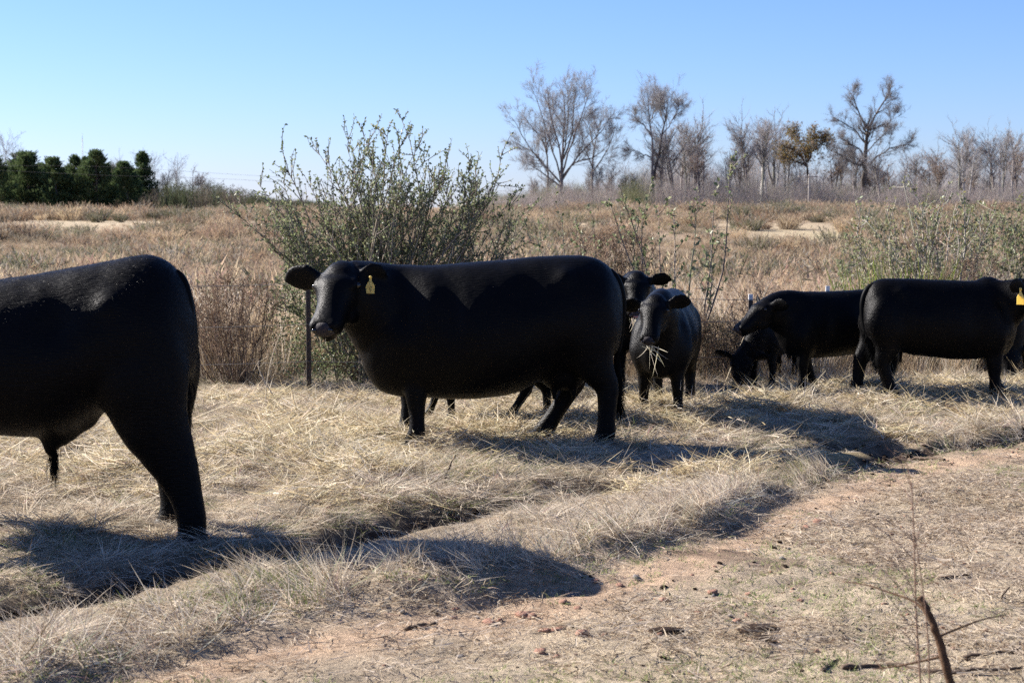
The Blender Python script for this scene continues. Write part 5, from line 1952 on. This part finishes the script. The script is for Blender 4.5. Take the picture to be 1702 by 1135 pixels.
# low scrub under the left wood
g = Geo()
n = 8000
px = -80 + 640 * rg.random(n)
Y = Ypine - 22 + 40 * rg.random(n)
x = (px - 851) / FPX * Y
hh = (1.0 + 2.2 * fbm(x / 4, Y / 10, 54)) * np.interp(px, [-80, 230, 290, 350, 420, 470, 560], [1.1, 1.2, 2.4, 2.3, 1.4, .9, .6])
B = np.stack([x, Y, terrain(x, Y) - .1], 1)
cc = jitter_col(rg, n, (.16, .135, .105), .25, .06)
gs = fbm(x / 5, Y / 12, 57) > .5
cc[gs] = jitter_col(rg, int(gs.sum()), (.09, .10, .055), .25, .06)
blades(g, B, rg.normal(size=(n, 3)) * [.35, .35, 0] + [0, 0, 1], hh, .10, None, 2, 0, cc, rg)
Q = (B[:, None] + (hh[:, None] * (.2 + .8 * rg.random((n, 4))))[..., None] * np.array([0, 0, 1.0]) + rg.normal(size=(n, 4, 3)) * [.3, .3, .1]).reshape(-1, 3)
blades(g, Q, rg.normal(size=(n * 4, 3)) + [0, 0, .7], .6, .09, None, 1, 0, np.repeat(cc, 4, axis=0), rg)
o = g.build('scrub', M_weed)
tag(o, 'low grey green scrub along the foot of the pine wood on the left', 'scrub', kind='stuff')

# ------------------------------------------------------------------ pole, power lines, mast
L0 = tree_loc(1343, 248)
root = thing('utility_pole', 'pale wooden utility pole with a crossarm at the edge of the wood', 'pole', L0)
g = Geo()
ptop = (pix(1343, 290, 248) - L0)[2]
tubes(g, np.array([[(0, 0, -.3), (0, 0, ptop * .5), (0, 0, ptop)]]), np.array([[.17, .15, .12]]), 8)
g.build('shaft', M_pole, root)
g = Geo()
zc = (pix(1343, 294, 248) - L0)[2]
tubes(g, np.array([[(-1.6, -.16, zc), (0, -.16, zc), (1.2, -.16, zc)]]), np.array([[.075, .075, .075]]), 6)
g.build('crossarm', M_pole, root)
for xx in (-1.5, -.7, .7, 1.1):
    g = Geo()
    tubes(g, np.array([[(xx, -.16, zc + .06), (xx, -.16, zc + .15), (xx, -.16, zc + .24)]]), np.array([[.03, .06, .04]]), 6)
    g.build('insulator', M_white, root)
for i, (pts, lab) in enumerate([([(-60, 276, 300), (160, 277, 300), (420, 292, 300), (850, 318, 270), (1325, 296, 248)], 'upper thin power line crossing before the woods from the left'),
                                ([(-60, 280, 300), (160, 291, 300), (420, 300, 300), (850, 330, 270), (1338, 297, 248)], 'lower thin power line crossing before the woods from the left'),
                                ([(1360, 296, 248), (1600, 312, 260), (1900, 300, 270)], 'thin power line running right from the utility pole')]):
    P = np.array([pix(a, b, c) for a, b, c in pts])
    o0 = P[0].copy()
    P = catmull(P - o0, 12)
    g = Geo()
    tubes(g, P[None], np.full((1, len(P)), .016), 4)
    o = g.build('power_line', M_wire)
    o.location = [float(c) for c in o0]
    tag(o, lab, 'wire', 'power lines across the field')
L0 = tree_loc(141, 900)
root = thing('radio_mast', 'thin radio mast rising far behind the pine wood', 'mast', L0)
hm = (pix(141, 222, 900) - L0)[2]
g = Geo()
for a in (0, 2.09, 4.19):
    tubes(g, np.array([[(.28 * math.cos(a), .28 * math.sin(a), 0), (.28 * math.cos(a), .28 * math.sin(a), hm * .5), (.28 * math.cos(a), .28 * math.sin(a), hm * .93)]]), np.full((1, 3), .05), 4)
g.build('lattice', M_wire, root)
g = Geo()
tubes(g, np.array([[(0, 0, hm * .9), (0, 0, hm * .95), (0, 0, hm)]]), np.full((1, 3), .08), 4)
g.build('antenna', M_wire, root)
g = Geo()
ks = np.arange(0, hm * .93, 1.4)
tubes(g, np.array([[(.28 * math.cos(i * 2.09), .28 * math.sin(i * 2.09), z_), (.28 * math.cos((i + 1) * 2.09), .28 * math.sin((i + 1) * 2.09), z_ + 1.4)] for i, z_ in enumerate(ks)]), np.full((len(ks), 2), .03), 3)
o = g.build('brace', M_wire, root)
o['kind'] = 'stuff'

# ------------------------------------------------------------------ small things in the foreground
# cut sapling stub
b = np.array([(1604 - 851) / FPX * 4.9, 4.9, 0])
b[2] = t1(b[0], 4.9) - .03
P = np.array([pix(px, py, 4.9 + .01 * i) for i, (px, py) in enumerate([(1590, 1180), (1573, 1110), (1561, 1065), (1548, 1030), (1537, 1005), (1529, 994)])])
P = np.concatenate([[b], P]) - b
root = thing('sapling_stub', 'short brown stub of a cut sapling at the bottom right', 'stub', b)
g = Geo()
P = catmull(P, 4)
rgs = np.random.default_rng(150)
P[1:-1] += rgs.normal(size=(len(P) - 2, 3)) * .0015
tubes(g, P[None], (np.linspace(.0135, .0100, len(P)) * (1 + .10 * rgs.normal(size=len(P))))[None], 10)
g.build('stem', M_stub, root)
for (q0, pts) in [((1559, 1058), [(1559, 1058), (1590, 1045), (1630, 1030), (1672, 1021)]), ((1545, 1025), [(1545, 1025), (1520, 1000), (1480, 985), (1440, 972), (1400, 966)]),
                  ((1568, 1090), [(1568, 1090), (1500, 1105), (1450, 1112)])]:
    g = Geo()
    Q = np.array([pix(px, py, 4.9 + .03 + .06 * i) for i, (px, py) in enumerate(pts)]) - b
    Q = catmull(Q, 4)
    tubes(g, Q[None], np.linspace(.0045, .0016, len(Q))[None], 5)
    g.build('twig', M_stub, root)
# feathery weed beside it
b = np.array([(1536 - 851) / FPX * 4.7, 4.7, 0])
b[2] = t1(b[0], 4.7) - .02
root = thing('feathery_weed', 'thin tall dead weed with feathery side sprays at the bottom right', 'weed', b)
g = Geo()
st = []
for pts in ([(1538, 1290), (1530, 1135), (1524, 1040), (1521, 960), (1519, 880), (1515, 800)], [(1538, 1290), (1545, 1135), (1540, 1030), (1534, 980), (1527, 930), (1521, 890)]):
    Q = np.array([pix(px, py, 4.7) for px, py in pts]) - b
    st.append(catmull(Q, 3))
tubes(g, np.array(st), np.linspace(.0034, .0016, len(st[0]))[None] * np.array([[1.0], [.8]]), 5, 0, np.array([[.16, .10, .07]] * 2))
g.build('stem', M_twig, root)
sprays = []
for (x0, y0), (x1, y1) in [((1516, 815), (1475, 745)), ((1517, 840), (1478, 790)), ((1518, 900), (1432, 855)), ((1519, 930), (1420, 862)), ((1521, 985), (1440, 900)), ((1522, 1010), (1430, 925)), ((1517, 850), (1548, 830)),
                           ((1524, 1060), (1440, 960)), ((1526, 1090), (1452, 1050)), ((1519, 915), (1546, 850)), ((1520, 950), (1545, 900)), ((1523, 1030), (1455, 985)), ((1525, 1080), (1435, 1000)), ((1516, 820), (1500, 760)), ((1522, 1000), (1470, 880))]:
    a_, c_ = pix(x0, y0, 4.7) - b, pix(x1, y1, 4.7 + rgs.normal() * .08) - b
    sprays.append((a_, c_))
A_ = np.array([s[0] for s in sprays])
C_ = np.array([s[1] for s in sprays])
SPp = curve_pts(A_, C_, np.array([[0, 0, .02]] * len(A_)), 7)
g = Geo()
tubes(g, SPp, np.linspace(.0014, .0006, 7)[None] * np.ones((len(SPp), 1)), 3, 0, np.tile([[.20, .13, .10]], (len(SPp), 1)))
t = .15 + .85 * rgs.random((len(SPp), 26))
Q, Dq = sample_on(SPp, t)
d = nrm(Dq + rgs.normal(size=Dq.shape) * .8).reshape(-1, 3)
blades(g, Q.reshape(-1, 3), d, .022 * (.5 + rgs.random(len(d))), .0012, None, 1, 0, jitter_col(rgs, len(d), (.22, .15, .115), .2, .05), rgs)
g.build('side_spray', M_twig, root)

# sticks on the ground
for i, (pts, r_, lab) in enumerate([([(672, 1049), (700, 1046), (727, 1041)], .010, 'short dark stick on the bare red soil in the foreground'), ([(1560, 965), (1590, 961), (1610, 960)], .008, 'dark broken stick on the track right of the feathery weed'),
                                    ([(1400, 1113), (1480, 1108), (1560, 1120), (1700, 1116)], .010, 'long branch lying along the bottom edge'), ([(1600, 1098), (1650, 1090), (1702, 1082)], .008, 'thin branch lying at the bottom right corner'),
                                    ([(1510, 767), (1545, 764), (1570, 766)], .014, 'dark stick on the track below the muddy bank'), ([(1588, 818), (1600, 828), (1612, 838)], .008, 'thin crooked stick on the right of the track'),
                                    ([(1366, 1118), (1382, 1106), (1396, 1098)], .009, 'short stick near the bottom edge left of the stub'), ([(736, 800), (745, 780), (757, 756)], .007, 'upright broken stick in the hay below the big cow'),
                                    ([(590, 816), (640, 812), (680, 806)], .008, 'fallen stick in the hay in front of the big cow'), ([(1250, 728), (1262, 724), (1276, 722)], .011, 'dark stick on the bank below the grazing calf'),
                                    ([(1660, 1000), (1668, 988), (1678, 975)], .006, 'small upright stick at the right edge of the track')]):
    G_ = np.array([ground_at(px, py) for px, py in pts])
    up_ = .10 if 'upright' in lab else .0
    G_[:, 2] = [t1(a, c) + r_ * .7 for a, c in G_[:, :2]]
    if up_:
        G_ = np.array([G_[0] + [0, 0, -.02], pix(*pts[1], G_[0][1]), pix(*pts[2], G_[0][1])])
    o0 = G_[0].copy()
    Q = catmull(G_ - o0, 5)
    Q[1:-1] += rgs.normal(size=(len(Q) - 2, 3)) * r_ * .35
    g = Geo()
    tubes(g, Q[None], (np.linspace(r_, r_ * .55, len(Q)) * (1 + .12 * rgs.normal(size=len(Q))))[None], 7)
    o = g.build('stick', M_stick)
    o.location = [float(c) for c in o0]
    tag(o, lab, 'stick', 'sticks lying about')


# stones and clods
def rock_mesh(seed, mat):
    rg = np.random.default_rng(seed)
    g = Geo()
    ball(g, (0, 0, 0), (1, .8, .55), None, 9, 6)
    V = g.V[0]
    nrmv = nrm(V)
    V = V * (1 + .32 * (fbm(nrmv[:, :1] * 2 + seed, nrmv[:, 1:2] * 2 + nrmv[:, 2:] * 1.7, seed) - .5) * 2) + rg.normal(size=V.shape) * .06
    g.V[0] = V
    return g.mesh('stone', [mat])


rocks = [rock_mesh(i, m) for i, m in enumerate((M_stone, M_stone, M_stone, M_stoneg, M_clod))]
named = [((1232, 0, 0), None)]
rk = [(757, 1017, .020, 0), (722, 1022, .018, 4), (755, 1028, .014, 0), (870, 1026, .032, 0), (884, 1028, .024, 2), (812, 1037, .024, 0), (830, 1033, .016, 1), (905, 1050, .022, 0), (935, 1003, .020, 1), (960, 1012, .018, 2), (968, 1057, .030, 1), (898, 1085, .024, 0),
      (1105, 999, .024, 1), (1068, 1000, .018, 0), (927, 1048, .026, 0), (1185, 985, .022, 0), (1245, 990, .020, 2), (926, 1092, .018, 1), (1360, 872, .032, 0), (1340, 878, .022, 0), (1060, 963, .022, 3), (1300, 930, .016, 3), (1030, 975, .018, 2), (990, 970, .018, 0),
      (950, 990, .022, 3), (1160, 1020, .018, 0), (765, 1093, .018, 3), (1005, 1058, .016, 1), (1225, 1035, .018, 0), (1330, 1000, .014, 2)]
lab_by = ['reddish stone lying on the worn part of the dirt track', 'reddish stone lying on the worn part of the dirt track', 'reddish stone lying on the worn part of the dirt track', 'grey stone on the dirt track', 'dark clod beside the red stones']
grp_by = ['reddish stones on the track', 'reddish stones on the track', 'reddish stones on the track', 'grey stones on the track', None]
for px, py, s_, k in rk:
    q = ground_at(px, py)
    o = bpy.data.objects.new(('stone', 'stone', 'stone', 'grey_stone', 'clod')[k], rocks[k])
    COL.objects.link(o)
    o.location = (float(q[0]), float(q[1]), t1(q[0], q[1]) + s_ * .12)
    o.scale = (s_ * (1 + .4 * rgs.random()), s_ * (.9 + .4 * rgs.random()), s_ * (.8 + .3 * rgs.random()))
    o.rotation_euler = (rgs.normal() * .2, rgs.normal() * .2, rgs.random() * 6.28)
    tag(o, lab_by[k], 'stone' if k < 4 else 'clod', grp_by[k])
for px, py, s_, lab in [(1262, 1050, .075, 'large dark dung pat with ash grey crumbs on the track'), (1105, 1052, .05, 'dark churned clod in the brown patch of the track'), (1270, 1064, .04, 'small black clod in front of the dung pat'),
                        (1672, 712, .05, 'dark clod on the muddy bank at the right edge')]:
    q = ground_at(px, py)
    o = bpy.data.objects.new('clod', rock_mesh(int(px), M_clod))
    COL.objects.link(o)
    o.location = (float(q[0]), float(q[1]), t1(q[0], q[1]) + .006)
    o.scale = (s_ * 1.3, s_, s_ * .5)
    o.rotation_euler = (0, 0, rgs.random() * 6.28)
    tag(o, lab, 'clod')
# countless pebbles, clods and crumbs
rg = np.random.default_rng(160)
x, y = rand_pts(rg, 16000, -3.2, 7.5, 4.6, 14)
e = edge_sd(x, y)
rd = rut_sd(x, y)
inrut = (np.abs(rd) < .14) & (rut_amt(x) > .5) & (e > 0)
lipm = (x > 1.7) & (np.abs(e + .02) < .13)
keep = in_view(x, y, .8) & (((e < -.05) & (rg.random(len(x)) < .22 + .4 * (fbm(x * 2, y * 2, 61) > .6))) | (inrut & (rg.random(len(x)) < .9)) | lipm)
x, y = x[keep], y[keep]
dark = ((np.abs(rut_sd(x, y)) < .15) & (edge_sd(x, y) > 0)) | ((x > 1.7) & (np.abs(edge_sd(x, y) + .02) < .13)) | (rg.random(len(x)) < .25)
n = len(x)
s_ = .003 + .010 * rg.random(n) ** 3 + dark * .006 * rg.random(n)
s_ = s_ + ((np.abs(rut_sd(x, y)) < .15) & (edge_sd(x, y) > 0)) * .016 * rg.random(n)
P = np.stack([x, y, terrain(x, y) + s_ * .2], 1)
scatter('pebbles', P, np.stack([rg.normal(size=n) * .3, rg.normal(size=n) * .3, rg.random(n) * 6.28], 1), np.stack([s_ * 1.2, s_, s_ * .9], 1),
        np.where(dark, 0, rg.integers(1, 5, n)), rocks, 'countless small pebbles and crumbs of soil on the track and in the wheel rut', 'pebbles')

# give look-alike trees their place in their row
NUM = ['', 'first', 'second', 'third', 'fourth', 'fifth', 'sixth', 'seventh', 'eighth', 'ninth', 'tenth', 'eleventh', 'twelfth']
CNT = {i: str(i) for i in range(13, 60)}
for i, w_ in enumerate(['', 'one', 'two', 'three', 'four', 'five', 'six', 'seven', 'eight', 'nine', 'ten', 'eleven', 'twelve']):
    CNT[i] = w_
ORD = ['leftmost', 'second', 'third', 'fourth', 'fifth', 'sixth', 'seventh', 'eighth', 'ninth', 'tenth', 'eleventh', 'twelfth', 'thirteenth', 'fourteenth', 'fifteenth', 'sixteenth', 'seventeenth',
       'eighteenth', 'nineteenth', 'twentieth', 'twenty first', 'twenty second', 'twenty third', 'twenty fourth', 'rightmost']
for kind_, noun in (('stone', 'reddish stones'), ('grey_stone', 'grey stones')):
    lst = sorted([o for o in COL.objects if o.parent is None and o.name.split('.')[0] == kind_], key=lambda q: q.location.x / q.location.y)
    for i, o in enumerate(lst):
        w_ = 'rightmost' if i == len(lst) - 1 else ORD[i]
        o['label'] = f"{w_}{'' if 'most' in w_ else ' from left'} of the {noun} lying on the dirt track"
rows = {}
for o in COL.objects:
    if o.parent is None and o.get('category') == 'tree':
        rows.setdefault(o['label'], []).append(o)
for lab, lst in rows.items():
    if len(lst) == 1:
        if 'group' in lst[0]:
            del lst[0]['group']
        continue
    lst.sort(key=lambda q: q.location.x / q.location.y)
    for i, o in enumerate(lst):
        noun = lab.replace(' tree ', ' trees ', 1) if ' tree ' in lab else lab.replace(' pine ', ' pines ', 1)
        pos = 'leftmost' if i == 0 else 'rightmost' if i == len(lst) - 1 else (NUM[i + 1] if i < 12 else f'{i + 1}th') + ' from left'
        o['label'] = f'{pos} of the {CNT[len(lst)]} {noun}'
